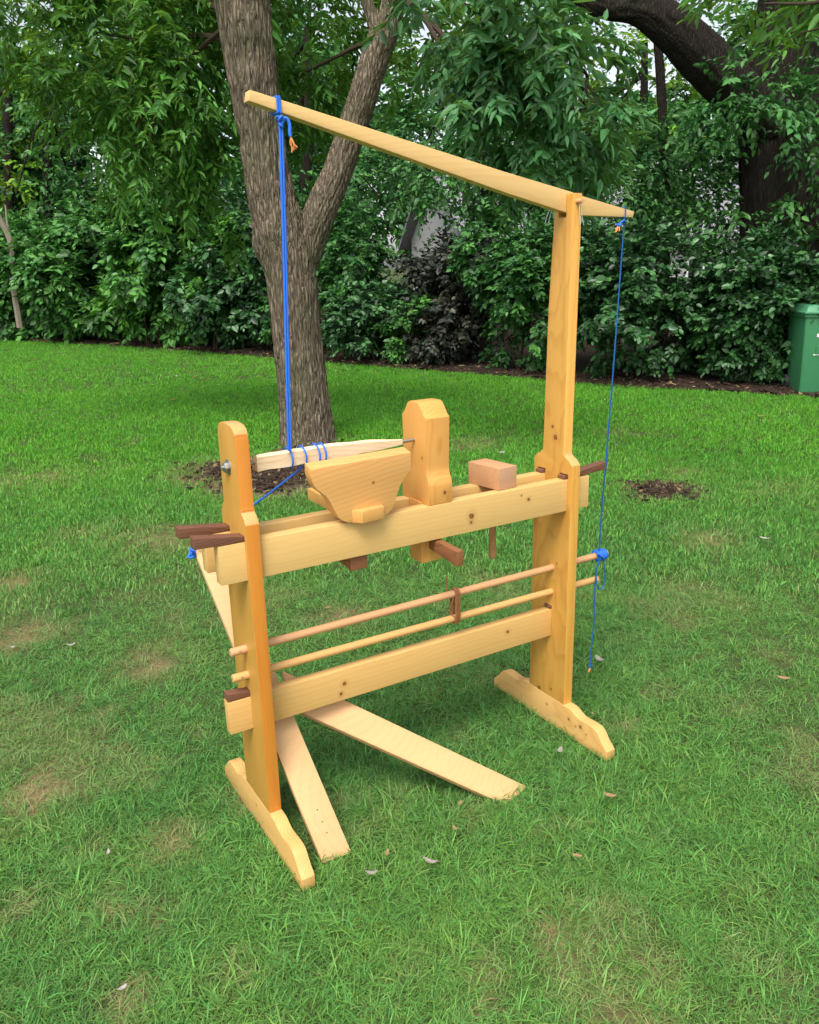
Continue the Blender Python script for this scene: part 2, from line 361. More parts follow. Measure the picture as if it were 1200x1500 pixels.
tag(put('mulch_chips', chips(), mat=s.m), 'loose bark chips and litter scattered over the dark planting bed', 'mulch', kind='stuff')

# ------------------------------------------------------------------ grass: tufts of blades set on points
def grass_mat():
    s = NT('grass blades'); t = s.n('ShaderNodeAttribute', attribute_name='tint')
    d = s.n('ShaderNodeAttribute', attribute_name='dry', attribute_type='INSTANCER')
    g = s.n('ShaderNodeNewGeometry'); n1 = s.noise(g.outputs['Position'], .55, 3); n2 = s.noise(g.outputs['Position'], 4, 3)
    oi = s.n('ShaderNodeObjectInfo')
    f = s.math('ADD', s.math('MULTIPLY', s.math('SUBTRACT', n1, .5), 1.6), s.math('ADD', s.math('MULTIPLY', s.math('SUBTRACT', n2, .5), .9), .5), clamp=True)
    far = s.n('ShaderNodeAttribute', attribute_name='lush', attribute_type='INSTANCER')
    c = s.mix(f, (.072, .225, .050), (.15, .32, .055))
    c = s.mix(s.math('MULTIPLY', far.outputs['Fac'], .9), c, s.mix(f, (.085, .32, .016), (.135, .41, .018)))
    c = s.mix(s.math('MULTIPLY', oi.outputs['Random'], .25), c, (.10, .22, .06))
    c = s.mix(1.0, c, t.outputs['Color'], 'MULTIPLY')
    dead = s.math('MULTIPLY', s.math('SUBTRACT', t.outputs['Alpha'], .955), 30, clamp=True)
    st = s.math('MAXIMUM', s.math('MULTIPLY', dead, .5), s.math('MULTIPLY', d.outputs['Fac'], s.math('ADD', .25, s.math('MULTIPLY', t.outputs['Alpha'], .8)), clamp=True), clamp=True)
    c = s.mix(st, c, s.mix(oi.outputs['Random'], (.30, .22, .11), (.46, .37, .19)))
    b = s.bsdf(c, .55, .25); tr = s.n('ShaderNodeBsdfTranslucent'); s.l(c, tr.inputs[0]); m = s.n('ShaderNodeMixShader'); m.inputs[0].default_value = .3
    s.l(b.outputs[0], m.inputs[1]); s.l(tr.outputs[0], m.inputs[2]); s.l(m.outputs[0], s.out.inputs[0]); return s.m
M_grass = grass_mat()
def tuft(nb, spread, l0, l1, w0, lean, strawp=0.0):
    V, F, C = [], [], []
    for i in range(nb):
        a = rng.uniform(0, 6.28); r = spread*math.sqrt(rng.random()); b = np.array([r*math.cos(a), r*math.sin(a), -.008])
        L_ = rng.uniform(l0, l1); az = rng.uniform(0, 6.28); ln = abs(rng.normal(lean, .35)); w = w0*rng.uniform(.6, 1.3)
        d = np.array([math.cos(az), math.sin(az), 0]); sd_ = np.array([-d[1], d[0], 0]); tw = rng.normal(0, .5); sd_ = sd_*math.cos(tw)+np.array([0, 0, 1])*math.sin(tw)*.4
        pts = [b]; ang = ln*.35
        for k in range(3):
            ang += ln*.33; pts.append(pts[-1]+(d*math.sin(min(ang, 1.75))+np.array([0, 0, 1])*math.cos(min(ang, 1.75)))*L_/3)
        i0 = len(V)
        for k, ww in enumerate((.8, 1, .7)): V += [pts[k]-sd_*w*ww*.5, pts[k]+sd_*w*ww*.5]
        V.append(pts[3]); F += [(i0, i0+1, i0+3, i0+2), (i0+2, i0+3, i0+5, i0+4), (i0+4, i0+5, i0+6, i0+6)]
        t = rng.uniform(.55, 1.5); hue = rng.normal(0, .12); cc = (t*(1+hue), t, t*(1-hue*.5), rng.random())
        C += [tuple(x*q for x in cc[:3])+(cc[3],) for q in (1, 1, 1, 1, 1, 1, 1)]
    me = bpy.data.meshes.new('tuft'); me.from_pydata([tuple(v) for v in V], [], [f if f[2] != f[3] else f[:3] for f in F])
    at_ = me.attributes.new('tint', 'FLOAT_COLOR', 'POINT'); at_.data.foreach_set('color', np.array(C, np.float32).ravel())
    me.materials.append(M_grass); return me
tcoll = bpy.data.collections.new('tuft_sources')
specs = [(24, .04, .022, .05, .0019, 1.2), (24, .04, .022, .05, .0019, 1.6), (20, .04, .03, .06, .0023, 1.4), (15, .035, .035, .075, .0026, 1.5), (7, .025, .05, .10, .0034, 1.3), (30, .045, .02, .05, .0017, 2.3),
         (26, .09, .025, .05, .006, .5), (26, .09, .03, .055, .006, .7), (24, .09, .03, .05, .007, .6)]
NV = 4                                    # four differing tufts of each kind
for i, sp in enumerate([q for q in specs for _ in range(NV)]):
    o = bpy.data.objects.new('tuft_%02d' % i, tuft(*sp)); tcoll.objects.link(o)

def board_front_mask(xy): return np.zeros(len(xy), bool)
TB_A, TB_B = np.array([.0932, -.138]), np.array([.1838, -.1415])
def blocked(xy):
    x, y = xy[:, 0], xy[:, 1]; b = np.zeros(len(xy), bool)
    for x0 in (0, 1.1236): b |= (x > x0-.004) & (x < x0+.043) & (y > -.222) & (y < .413)
    b |= (x > .075) & (x < .19) & (y > -.135) & (y < -.02)                     # treadle board lying low
    # second board
    A, Bp = np.array([.745, -.19]), np.array([.40, .04]); u = (Bp-A)/np.linalg.norm(Bp-A); q = xy-A; al = q@u; pe = np.abs(q[:, 0]*u[1]-q[:, 1]*u[0])
    b |= (al > -.01) & (al < .14) & (pe < .042)
    b |= np.hypot(x-2.5, y-5.35) < .26
    b |= np.hypot(x-8.9, y-4.15) < .1
    return b
pts, dry, lush, idx, rot, scl = [], [], [], [], [], []
th0 = math.atan2(FW[1], FW[0])
def zone(r0, r1, dens, half, kinds, probs, s0, s1):
    area = half*(r1*r1-r0*r0); n = int(area*dens)
    r = np.sqrt(rng.uniform(r0*r0, r1*r1, n)); th = th0+rng.uniform(-half, half, n)
    xy = np.stack([CAM[0]+r*np.cos(th), CAM[1]+r*np.sin(th)], 1)
    w = wear(xy)
    keep = (edge_side(xy) > -.05) & ~blocked(xy) & (rng.random(n) > np.clip(w-.40, 0, .93)*.2)
    dm = np.zeros(n)
    for (pp, (qx, qy, rr_, ss_)) in zip(patches_px, PATCH):
        if pp[:2] in DIRT: dm = np.maximum(dm, np.exp(-((xy[:, 0]-qx)**2+(xy[:, 1]-qy)**2)/(rr_*rr_)*1.3))
    keep &= rng.random(n) > np.clip(dm*1.5-.2, 0, .92)
    xy, w, r = xy[keep], w[keep], r[keep]; n = len(xy)
    k = rng.choice(kinds, n, p=probs); k = np.where((w > .45) & (rng.random(n) < .7) & (r < 9), 5, k)
    pts.append(np.concatenate([xy, np.full((n, 1), -.006)], 1)); dry.append(np.clip(w*1.5+rng.normal(0, .12, n)-.15, 0, 1)*(rng.random(n) < .85))
    lush.append(np.clip((r-4.2)/4, 0, 1)); idx.append(k*NV+rng.integers(0, NV, n)); rot.append(np.stack([rng.normal(0, .12, n), rng.normal(0, .12, n), rng.uniform(0, 6.28, n)], 1)); scl.append(rng.uniform(s0, s1, n)*(1-.08*np.clip(w, 0, 1)))
zone(.8, 2.6, 2600, 1.0, [0, 1, 2, 3, 4, 5], [.25, .25, .2, .15, .05, .10], .7, 1.25)
zone(2.6, 4.2, 1900, .9, [0, 1, 2, 3, 4, 5], [.27, .27, .2, .13, .03, .10], .75, 1.25)
zone(4.2, 7.5, 1000, .92, [0, 1, 2, 3, 6], [.2, .2, .25, .15, .2], .8, 1.2)
zone(7.5, 13, 260, .85, [6, 7, 8], [.35, .35, .3], .8, 1.15)
zone(13, 30, 90, .8, [6, 7, 8], [.3, .35, .35], .95, 1.4)
P_ = np.concatenate(pts); gm = bpy.data.meshes.new('grass'); gm.vertices.add(len(P_)); gm.vertices.foreach_set('co', P_.astype(np.float32).ravel())
for nm, arr, ty, key in (('dry', np.concatenate(dry), 'FLOAT', 'value'), ('lush', np.concatenate(lush), 'FLOAT', 'value'), ('idx', np.concatenate(idx), 'INT', 'value'), ('rot', np.concatenate(rot), 'FLOAT_VECTOR', 'vector'), ('scl', np.concatenate(scl), 'FLOAT', 'value')):
    a = gm.attributes.new(nm, ty, 'POINT'); a.data.foreach_set(key, np.ascontiguousarray(arr, np.int32 if ty == 'INT' else np.float32).ravel())
grass = put('grass', gm, mat=M_grass); tag(grass, 'green mown lawn grass with worn straw coloured patches', 'grass', kind='stuff')
ng = bpy.data.node_groups.new('tufts on points', 'GeometryNodeTree'); ng.interface.new_socket('Geometry', in_out='INPUT', socket_type='NodeSocketGeometry'); ng.interface.new_socket('Geometry', in_out='OUTPUT', socket_type='NodeSocketGeometry')
gi = ng.nodes.new('NodeGroupInput'); go = ng.nodes.new('NodeGroupOutput'); ip = ng.nodes.new('GeometryNodeInstanceOnPoints'); ci = ng.nodes.new('GeometryNodeCollectionInfo')
ci.inputs['Collection'].default_value = tcoll; ci.inputs['Separate Children'].default_value = True; ci.inputs['Reset Children'].default_value = True
ip.inputs['Pick Instance'].default_value = True
ng.links.new(gi.outputs[0], ip.inputs['Points']); ng.links.new(ci.outputs[0], ip.inputs['Instance']); ng.links.new(ip.outputs[0], go.inputs[0])
for nm, ty, sk in (('idx', 'INT', 'Instance Index'), ('rot', 'FLOAT_VECTOR', 'Rotation'), ('scl', 'FLOAT', 'Scale')):
    na = ng.nodes.new('GeometryNodeInputNamedAttribute'); na.data_type = ty; na.inputs['Name'].default_value = nm
    out = next(o for o in na.outputs if o.enabled and o.name == 'Attribute'); ng.links.new(out, ip.inputs[sk])
grass.modifiers.new('tufts', 'NODES').node_group = ng

# ------------------------------------------------------------------ the lathe
L, T, Wd = 1.1236, .0377, .1915
lathe = empty('pole_lathe', (0, 0, 0), 'honey coloured pine treadle lathe with tall post and slanting overhead arm', 'lathe')
LP = lambda name, bm, mat, bevel=.0016, parent=lathe, seg=2, smooth=26: put(name, finish(bm, name, bevel, seg, smooth), parent, mat)
def mir(pts, c=Wd): return pts+[(c-y, z) for y, z in pts[::-1]]
# uprights, with real mortises
def upright(prof, x0, cutters, mat, edge):
    me = finish(prism(prof, 0, x0, x0+T), 'upright', .0018)
    me = boolean_cut(me, cutters); me.materials.clear(); me.materials.append(mat); me.materials.append(edge)
    for p in me.polygons:
        if p.normal.z > .4: p.material_index = 2
        elif abs(p.normal.y) > .7: p.material_index = 1
    me.materials.append(M_endg)
    return put('upright', me, lathe)
headL = mir([(0, .099), (0, .977), (.006, .988), (.014, .998), (.026, 1.006), (.0285, 1.02), (.028, 1.2), (.031, 1.214), (.039, 1.226), (.054, 1.233), (.085, 1.2365)])
mort = lambda x0: [box(x0-.05, x0+.09, .0172, .0594, .8195, .945), box(x0-.05, x0+.09, .1315, .1722, .8195, .945)]
upL = upright(headL, 0, mort(0)+[box(-.05, .09, .0793, .1157, .339, .462)], M_upL, M_edge)
profR = [(0, .099), (0, .977), (.010, .987), (.020, .9945), (.030, .9985), (.038, 1.004), (.0425, 1.014), (.0365, 1.82), (.114, 1.82), (.1187, 1.772), (.1365, 1.463), (.1458, 1.02), (.150, 1.006), (.160, .9985), (.172, .993), (Wd, .977), (Wd, .099)]
upR = upright(profR, L, mort(L)+[box(L-.05, L+.09, .0793, .1157, .339, .455), box(L-.05, L+.09, .0628, .0992, 1.752, 2.0)], M_upR, M_edgeR)
# feet
half = [(-.2215, -.012), (-.2215, .0238), (-.2085, .035), (-.197, .045), (-.187, .056), (-.178, .068), (-.1680, .0765), (-.155, .0815), (-.135, .083), (-.105, .081), (-.083, .0802), (-.0685, .083), (-.055, .089), (-.043, .0945), (-.0276, .0985)]
for x0 in (-.0008, L-.0008):
    LP('foot', prism(mir(half), 0, x0, x0+.0392), M_foot, .003)
# bed rails and stretcher
rail_f = LP('bed_rail', box(-.0723, 1.2195, .0179, .0587, .82, .928), M_rail)
rail_b = LP('bed_rail', box(-.0723, 1.2195, .1322, .1715, .82, .928), M_rail2)
LP('stretcher', box(-.0674, L+.03, .08, .115, .34, .4415), M_str)
# wedges: thin end in the mortise, thick end outside
def wedge(x_thin, x_thick, y0, y1, z0, h_thin, h_thick, mat=M_wal, lift=0.0):
    c = []
    for zs in (0, 1):
        for (x, y) in ((x_thin, y0), (x_thick, y0), (x_thick, y1), (x_thin, y1)):
            th = x == x_thick; c.append((x, y, z0+(lift if th else 0)+zs*(h_thick if th else h_thin)))
    return LP('wedge', hexa(c), mat, .0015)
wedge(.034, -.134, .0205, .0565, .9288, .011, .031, lift=.003)
wedge(.034, -.140, .1350, .1700, .9288, .011, .031, lift=.002)
wedge(L-.012, L+.175, .0235, .0545, .9288, .0105, .026, lift=.008)
wedge(L-.012, L+.12, .1370, .1680, .9288, .010, .026, lift=.006)
wedge(.045, -.0665, .0820, .1130, .4423, .012, .0245)
wedge(L-.006, L+.0355, .0820, .1130, .4423, .011, .0128)
# centre bolt of the head
def lathe_x(prof, yc, zc, n=24):
    bm = bmesh.new(); rows = []
    for x, r in prof:
        rows.append([bm.verts.new((x, yc+r*math.cos(2*math.pi*k/n), zc+r*math.sin(2*math.pi*k/n))) for k in range(n)])
    for a, b in zip(rows, rows[1:]):
        for k in range(n): bm.faces.new((a[k], a[(k+1) % n], b[(k+1) % n], b[k]))
    bm.faces.new(rows[0]); bm.faces.new(rows[-1]); return bm
YC, ZC = .0972, 1.118
LP('washer', lathe_x([(0, .0215), (-.0022, .0215), (-.0026, .0205)], YC, ZC), M_steel, 0, upL)
LP('nut', lathe_x([(-.002, .0155), (-.012, .0155), (-.0135, .0132)], YC, ZC, 6), M_steel, .0008, upL)
LP('centre_bolt', lathe_x([(-.012, .0066), (-.0195, .0066), (-.0205, .0056)], YC, ZC, 14), M_steel, 0, upL)
LP('centre_point', lathe_x([(T-.003, .007), (.062, .007), (.080, .0006)], YC, ZC, 14), M_steel, 0, upL)
# poppet
hp = [(.0205, .929), (.019, .985), (.021, .997), (.0265, 1.008), (.0325, 1.02), (.0350, 1.034), (.0350, 1.05), (.0302, 1.190), (.036, 1.194), (.0425, 1.199), (.050, 1.209), (.0575, 1.219), (.066, 1.2285), (.077, 1.2335)]
pop = LP('poppet', prism(mir(hp, .197), 0, .58, .664), M_pop, .003)
LP('tenon', box(.576, .648, .0605, .1305, .735, .932), M_pop, .003, pop)
LP('centre_spike', lathe_x([(.585, .0052), (.545, .0052), (.532, .0045), (.522, .0008)], YC, 1.1185, 14), M_steel, 0, pop)
pw = hexa([(.603, -.092, .765), (.627, -.092, .765), (.627, .215, .793), (.603, .215, .793), (.603, -.092, .811), (.627, -.092, .811), (.627, .215, .8195), (.603, .215, .8195)])
LP('wedge', pw, M_wal2, .0015, pop)
# tool rest
rp = [(.1955, 1.1005), (.1945, 1.085), (.197, 1.07), (.2025, 1.055), (.2095, 1.0435), (.222, 1.032), (.236, 1.020), (.246, 1.005), (.254, .988), (.263, .9685), (.273, .951), (.284, .940), (.296, .9335), (.308, .931),
      (.42, .931), (.434, .9375), (.4455, .950), (.454, .966), (.4615, .983), (.469, 1.003), (.4775, 1.020), (.490, 1.0335), (.5035, 1.046), (.510, 1.056), (.5125, 1.068), (.5112, 1.1055)]
bm = prism(rp, 1, .004, .043)
for v in bm.verts:
    if v.co.z > 1.095 and v.co.y > .02: v.co.z += .0105
rest = LP('tool_rest', bm, M_rest, .0022)
LP('tongue', prism([(.313, .305), (.313, .004), (.334, -.021), (.408, -.013), (.413, .004), (.413, .305)], 2, .9288, .966), M_tongue, .004, rest)
LP('wedge', hexa([(.316, .03, .775), (.371, .03, .775), (.371, .19, .79), (.316, .19, .79), (.316, .03, .8193), (.371, .03, .8193), (.371, .19, .8193), (.316, .19, .8193)]), M_wal2, .0015, rest)
# lever beam and its pin
bp_ = [(.1177, 2.0064), (.1233, 2.0308), (.886, 1.8745), (1.1408, 1.8262), (1.1847, 1.815), (1.4133, 1.7722), (1.409, 1.7538), (1.19, 1.7578), (1.125, 1.7655), (.8868, 1.8180)]
beam = LP('lever_beam', prism(bp_, 1, .0642, .0978), M_beam, .0025)
def rod_y(x, z, y0, y1, r, n=16):
    return tube_bm([(x, y, z) for y in np.linspace(y0, y1, 4)], [r*.86, r, r, r*.86], n)
LP('pivot_pin', rod_y(1.1425, 1.796, .012, .130, .0075), M_rod, 0)
st = [catmull([(1.1425, .026, 1.79), (1.140, .022, 1.765), (1.1445, .020, 1.728)]), catmull([(1.1475, .026, 1.79), (1.149, .021, 1.755), (1.157, .02, 1.727)]), catmull([(1.122, .124, 1.795), (1.108, .132, 1.765), (1.099, .134, 1.735)]), catmull([(1.124, .124, 1.79), (1.118, .130, 1.765), (1.112, .132, 1.738)])]
for q in st: LP('tether_string', tube_bm(q, .0008, 5), M_string, 0)
# storage rods through both posts
rods = []
for (x0, x1, y, z0, z1) in ((-.046, 1.383, .0835, .592, .5995), (-.046, 1.345, .0855, .5105, .506)):
    xs = np.array([x0, x0+.003, .4, .9, x1-.003, x1]); zz = np.interp(xs, [x0, x1], [z0, z1])
    rr = LP('rod', tube_bm(np.stack([xs, np.full(6, y), zz], 1), np.array([.0105, .0122, .0122, .0122, .0122, .0105]), 18), M_rod if not rods else M_rod2, 0); rods.append(rr)
    LP('nail', tube_bm([(-.022, y-.0145, z0+.0045), (-.022, y+.016, z0-.004)], .0022, 8), M_steel, 0, rr)

# ------------------------------------------------------------------ mallet
mal = empty('mallet', (.88, .105, .68), 'beech mallet with block head resting on the lathe bed, handle hanging between rails', 'mallet')
A = np.array([.8525, .0366]); B = np.array([.927, .041]); Cc = np.array([.8345, .1775]); Dd = B+Cc-A
z0, z1 = .9288, 1.001
# wider towards the top, as the photo shows its outline
c8 = [(*A, z0), (*B, z0), (*Dd, z0), (*Cc, z0), (A[0]+.0005, A[1]-.002, z1), (B[0]+.001, B[1]-.002, z1), (Dd[0], Dd[1]+.002, z1), (Cc[0], Cc[1]+.002, z1)]
hm = finish(hexa(c8), 'mallet_head', .003); hm.materials.append(M_mal); hm.materials.append(M_malend)
for p in hm.polygons:
    if p.normal.y < -.8: p.material_index = 1
put('head', hm, mal)
hx, hy = .8795, .103
zs = np.linspace(.935, .678, 40); rr = np.interp(zs, [.678, .70, .76, .84, .935], [.0125, .0132, .0108, .0098, .012])+.0004*np.sin(zs*900)
rr[-1] *= .8
put('handle', finish(tube_bm(np.stack([np.full(40, hx), np.full(40, hy), zs], 1), rr, 16), 'handle'), mal, M_handle)

# ------------------------------------------------------------------ billet between the centres
wk = empty('wood_billet', (.3, YC, ZC), 'pale split wood billet mounted between the lathe centres', 'billet')
bm = bmesh.new(); rows = []
sec = [(-.019, -.020), (.016, -.022), (.024, -.004), (.014, .0195), (-.004, .0235), (-.0195, .0175)]
for i, x in enumerate(np.linspace(.074, .536, 14)):
    k = np.interp(x, [.074, .30, .43, .536], [1, .98, .78, .36]); dz = np.interp(x, [.074, .3, .536], [.0, .004, .0]); j = rng.normal(0, .0007, (6, 2))
    rows.append([bm.verts.new((x+(.004 if q in (3, 4) and i == 0 else 0), YC+s_[0]*k+j[q, 0], ZC+s_[1]*k+dz+j[q, 1])) for q, s_ in enumerate(sec)])
bm.faces.new(rows[0]); bm.faces.new(rows[-1])
bark = []
for a, b in zip(rows, rows[1:]):
    for k in range(6):
        f = bm.faces.new((a[k], a[(k+1) % 6], b[(k+1) % 6], b[k]))
        f.material_index = 1 if k in (2, 3) else 0
wm = finish(bm, 'billet', 0, smooth=25); wm.materials.append(M_work); wm.materials.append(M_bark_work)
put('billet_body', wm, wk)

# ------------------------------------------------------------------ treadle
trd = empty('treadle', (.4, -.15, 0), 'V shaped treadle of two pale boards lying on the grass under the lathe', 'treadle')
FA, FB = np.array([.0935, -.150, -.012]), np.array([.1838, -.1545, -.012])
RA = np.array([.0065, .533, .757]); RB = RA+(FB-FA)*.98
nrm = np.cross(FB-FA, RA-FA); nrm /= np.linalg.norm(nrm)
if nrm[2] < 0: nrm = -nrm
th = .019
def slab(a, b, c, d, n, t): return hexa([a-n*t, b-n*t, c-n*t, d-n*t, a, b, c, d])
LPt = lambda name, bm, mat, parent=trd, bevel=.002: put(name, finish(bm, name, bevel), parent, mat)
long_b = LPt('long_board', slab(FA, FB, RB, RA, nrm, th), M_tread)
# short board, in the same plane, butting under the long one
lowF, upF = np.array([.6815, -.2010, -.006]), np.array([.8050, -.1935, -.003])
J = np.array([.157, .204, .397])
dirv = (np.array([.744, -.19, 0])-J); dirv /= np.linalg.norm(dirv); n2 = np.cross(FB-FA, RA-FA); n2 /= np.linalg.norm(n2); n2 = n2 if n2[2] > 0 else -n2
lowR, upR_ = np.array([.1480, .158, .326]), np.array([.1580, .221, .420])
mid = np.array([.7150, -.2215, -.012])
bm = bmesh.new(); tp = [lowF, mid, upF, upR_, lowR]; n2b = np.cross(upF-lowF, lowR-lowF); n2b /= np.linalg.norm(n2b); n2b = n2b if n2b[2] > 0 else -n2b
tv = [bm.verts.new(p-n2b*.004) for p in tp]; bv = [bm.verts.new(p-n2b*(th+.004)) for p in tp]
bm.faces.new(tv); bm.faces.new(bv[::-1])
for i in range(5): bm.faces.new((tv[i], bv[i], bv[(i+1) % 5], tv[(i+1) % 5]))
short_b = LPt('short_board', bm, wood('peach short board', (.60, .35, .155), (.50, .27, .105), 0, (0, .2, -.4), (0, .42, -.56), 16, contrast=.25, rough=.6, coat=0))
u_ = (RA-FA)/np.linalg.norm(RA-FA); w_ = (FB-FA)/np.linalg.norm(FB-FA)
for d in (.075, .108, .145): # screw holes filled with dark heads
    c = FA+w_*.045+u_*d; LPt('screw', tube_bm([c-nrm*.004, c+nrm*.0006], .0022, 8), plain('dark screw', (.05, .04, .03), .5) if d == .075 else bpy.data.materials['dark screw'], long_b, 0)

# ------------------------------------------------------------------ cords
def helix_x(x0, x1, yc, zc, r, turns, k=18, ph=0):
    n = int(turns*k); t = np.linspace(0, 1, n+1)
    return np.stack([x0+(x1-x0)*t, yc+r*np.cos(ph+2*math.pi*turns*t), zc+r*np.sin(ph+2*math.pi*turns*t)], 1)
def knot(c, r, bm, rad=.003, seed=0):
    g = np.random.default_rng(seed); t = np.linspace(0, 2*math.pi, 40)
    q = np.stack([np.sin(t)+2*np.sin(2*t), np.cos(t)-2*np.cos(2*t), -np.sin(3*t)*1.4], 1)/3*r
    M_ = Matrix.Rotation(g.uniform(0, 6), 3, 'X') @ Matrix.Rotation(g.uniform(0, 6), 3, 'Z')
    q = q@np.array(M_); return tube_bm(q+c, rad, 7, bm)
drive = empty('drive_cord', (.19, .09, 1.1), 'blue drive cord running from the overhead arm round the billet to the treadle', 'cord')
bm = bmesh.new(); CR = .0031
xb, zb = .190, 2.0
def loop_beam(xb, top, bot, r=.0033):
    y0, y1 = .0642-r, .0978+r
    q = [(xb, y0, bot-r), (xb, y0, (top+bot)/2), (xb, y0, top+r), (xb, .081, top+r), (xb, y1, top+r), (xb, y1, (top+bot)/2), (xb, y1, bot-r), (xb, .081, bot-r), (xb, y0, bot-r)]
    return np.array(q)
lb = loop_beam(xb, 2.0172, 1.9878)
tube_bm(lb, CR, 7, bm); tube_bm(lb+[.0062, 0, .0], CR, 7, bm)
kc = np.array([.197, .064, 1.972]); knot(kc, .010, bm, CR, 1); knot(kc-[.0, 0, .014], .008, bm, CR, 2)
XW = .166
for o_ in (-.0029, .0033):
    q = catmull([(kc[0]+o_, kc[1], kc[2]), (.188+o_, .066, 1.7), (.176+o_, .068, 1.4), (XW+o_, .0705, 1.145)], 6); tube_bm(q, CR, 7, bm)
put('cord', finish(bm, 'cord'), drive, M_cord)
# turns round the billet
bm = bmesh.new()
for (xa, xbn, trn) in ((.166, .175, 1.0), (.205, .2165, 1.0), (.248, .257, 1.0), (.268, .2755, 1.0)):
    n = 37; t = np.linspace(0, 1, n); ang = 1.5*math.pi+2*math.pi*t; qx = xa+(xbn-xa)*t
    # follow the billet's outline
    so = np.array(sec+[sec[0]]); an = np.arctan2(so[:-1, 1], so[:-1, 0]) % (2*math.pi); od = np.argsort(an)
    rad = np.interp(ang % (2*math.pi), an[od], np.hypot(so[:-1][od, 0], so[:-1][od, 1]), period=2*math.pi)+.0026
    tube_bm(np.stack([qx, YC+rad*np.cos(ang), ZC+.003+rad*np.sin(ang)], 1), .0026, 7, bm, True)
put('winding', finish(bm, 'winding'), drive, M_cord)
bm = bmesh.new(); kt = RA+(RB-RA)*.10+nrm*.006
tube_bm(catmull([(.232, YC+.004, ZC-.022), (.16, .24, .985), tuple(kt+np.array([.012, -.03, .03])), tuple(kt+np.array([.0, -.01, .006]))], 8), CR, 7, bm)
kk = kt+np.array([-.016, .0, -.004]); knot(kk, .014, bm, .0036, 5); knot(kk+[-.004, 0, -.012], .012, bm, .0036, 8)
put('treadle_end', finish(bm, 'treadle_end'), drive, M_cord)
def fray(p0, dirv, n, ln, seed, parent):
    g = np.random.default_rng(seed); bm = bmesh.new(); dirv = np.array(dirv)/np.linalg.norm(dirv)
    for i in range(n):
        d = dirv+g.normal(0, .12, 3); tube_bm(catmull([p0+g.normal(0, .001, 3), p0+d*ln*.5+g.normal(0, .0015, 3), p0+d*ln*g.uniform(.8, 1.1)], 3), .0015, 5, bm)
    return put('frayed_end', finish(bm, 'frayed_end'), parent, M_cordend)
bm = bmesh.new(); tl = [(.200, .062, 1.972), (.211, .058, 1.9715), (.2165, .056, 1.958), (.2155, .055, 1.94), (.2165, .054, 1.931)]
tube_bm(catmull(tl), .0042, 8, bm); put('tail', finish(bm, 'tail'), drive, M_cord); fray(np.array(tl[-1]), (.25, 0, -1), 9, .032, 3, drive)

tie = empty('tie_cord', (1.35, .08, .6), 'blue tie-down cord from the arm tip coiled on the rod end with a dangling tail', 'cord')
bm = bmesh.new(); tip = np.array([1.372, .066, 1.745])
lb = loop_beam(1.372, 1.7805, 1.7545, .0024); tube_bm(lb, .0022, 7, bm); knot(tip-[0, 0, .004], .007, bm, .0024, 4)
YR = .0835; ZR = .599
tube_bm(catmull([tuple(tip), (1.357, .067, 1.3), (1.3455, .069, .99), (1.3375, .071, .8), (1.333, .072, .625)], 8), .0024, 7, bm)
tube_bm(catmull([(1.3475, .069, 1.0), (1.3455, .066, .965), (1.343, .068, .93), (1.342, .07, .90)], 6), .0027, 7, bm)
put('cord', finish(bm, 'cord'), tie, M_cord2)
bm = bmesh.new(); tube_bm(helix_x(1.324, 1.376, YR, ZR, .0152, 9), .0034, 7, bm); tube_bm(helix_x(1.362, 1.328, YR, ZR, .0195, 4.2, ph=1), .003, 7, bm); knot(np.array([1.327, .066, .612]), .008, bm, .0028, 6)
tube_bm(catmull([(1.325, .066, .61), (1.338, .056, .602), (1.352, .06, .588)], 6), .0032, 7, bm)
put('coil', finish(bm, 'coil'), tie, M_cord)
bm = bmesh.new(); lp = [(1.330, .066, .586), (1.319, .064, .552), (1.3165, .062, .512), (1.322, .060, .487), (1.335, .060, .476), (1.351, .062, .480), (1.361, .064, .507), (1.357, .064, .55), (1.345, .060, .588), (1.334, .058, .606)]
tube_bm(catmull(lp), .0024, 7, bm)
tl = [(1.329, .0665, .59), (1.318, .066, .54), (1.3165, .068, .46), (1.3195, .068, .40), (1.320, .068, .35), (1.3155, .068, .28), (1.3105, .068, .22), (1.3125, .068, .17)]
tube_bm(catmull(tl), .0023, 7, bm); knot(np.array([1.3125, .068, .170]), .007, bm, .0024, 9)
put('tail', finish(bm, 'tail'), tie, M_cord2); fray(np.array([1.310, .068, .166]), (-.3, 0, -1), 6, .02, 12, tie)
bm = bmesh.new(); tl = [tuple(tip-[0, 0, .004]), (1.355, .05, 1.744), (1.335, .042, 1.737), (1.322, .04, 1.729)]
tube_bm(catmull(tl), .0026, 7, bm); knot(np.array(tl[-1]), .006, bm, .0026, 10); put('tail', finish(bm, 'tail'), tie, M_cord); fray(np.array(tl[-1]), (-.55, -.1, -.9), 8, .024, 13, tie)

# ------------------------------------------------------------------ leather thong round the two rods
th_ = empty('leather_thong', (.715, .084, .55), 'brown leather thong wrapped round the two storage rods', 'thong')
bm = bmesh.new()
def around(x, dx, r, ph=0):
    t = np.linspace(0, 2*math.pi, 33); zc = np.where(np.sin(t) > 0, .596, .508); yc = .0845
    return np.stack([x+dx*np.sin(t/2), yc+r*np.cos(t), zc+r*np.sin(t)], 1)
for x, dx, r in ((.706, .010, .0152), (.712, -.004, .0162), (.7185, .004, .0155), (.7235, -.008, .0165)): tube_bm(around(x, dx, r), .0026, 7, bm)
tube_bm(catmull([(.70, .10, .578), (.698, .108, .612), (.6995, .112, .64), (.7035, .112, .652)]), .0022, 6, bm)
tube_bm(catmull([(.700, .072, .585), (.697, .078, .56), (.7, .085, .53), (.706, .07, .515)]), .0026, 6, bm)
put('wrap', finish(bm, 'wrap'), th_, M_leather)

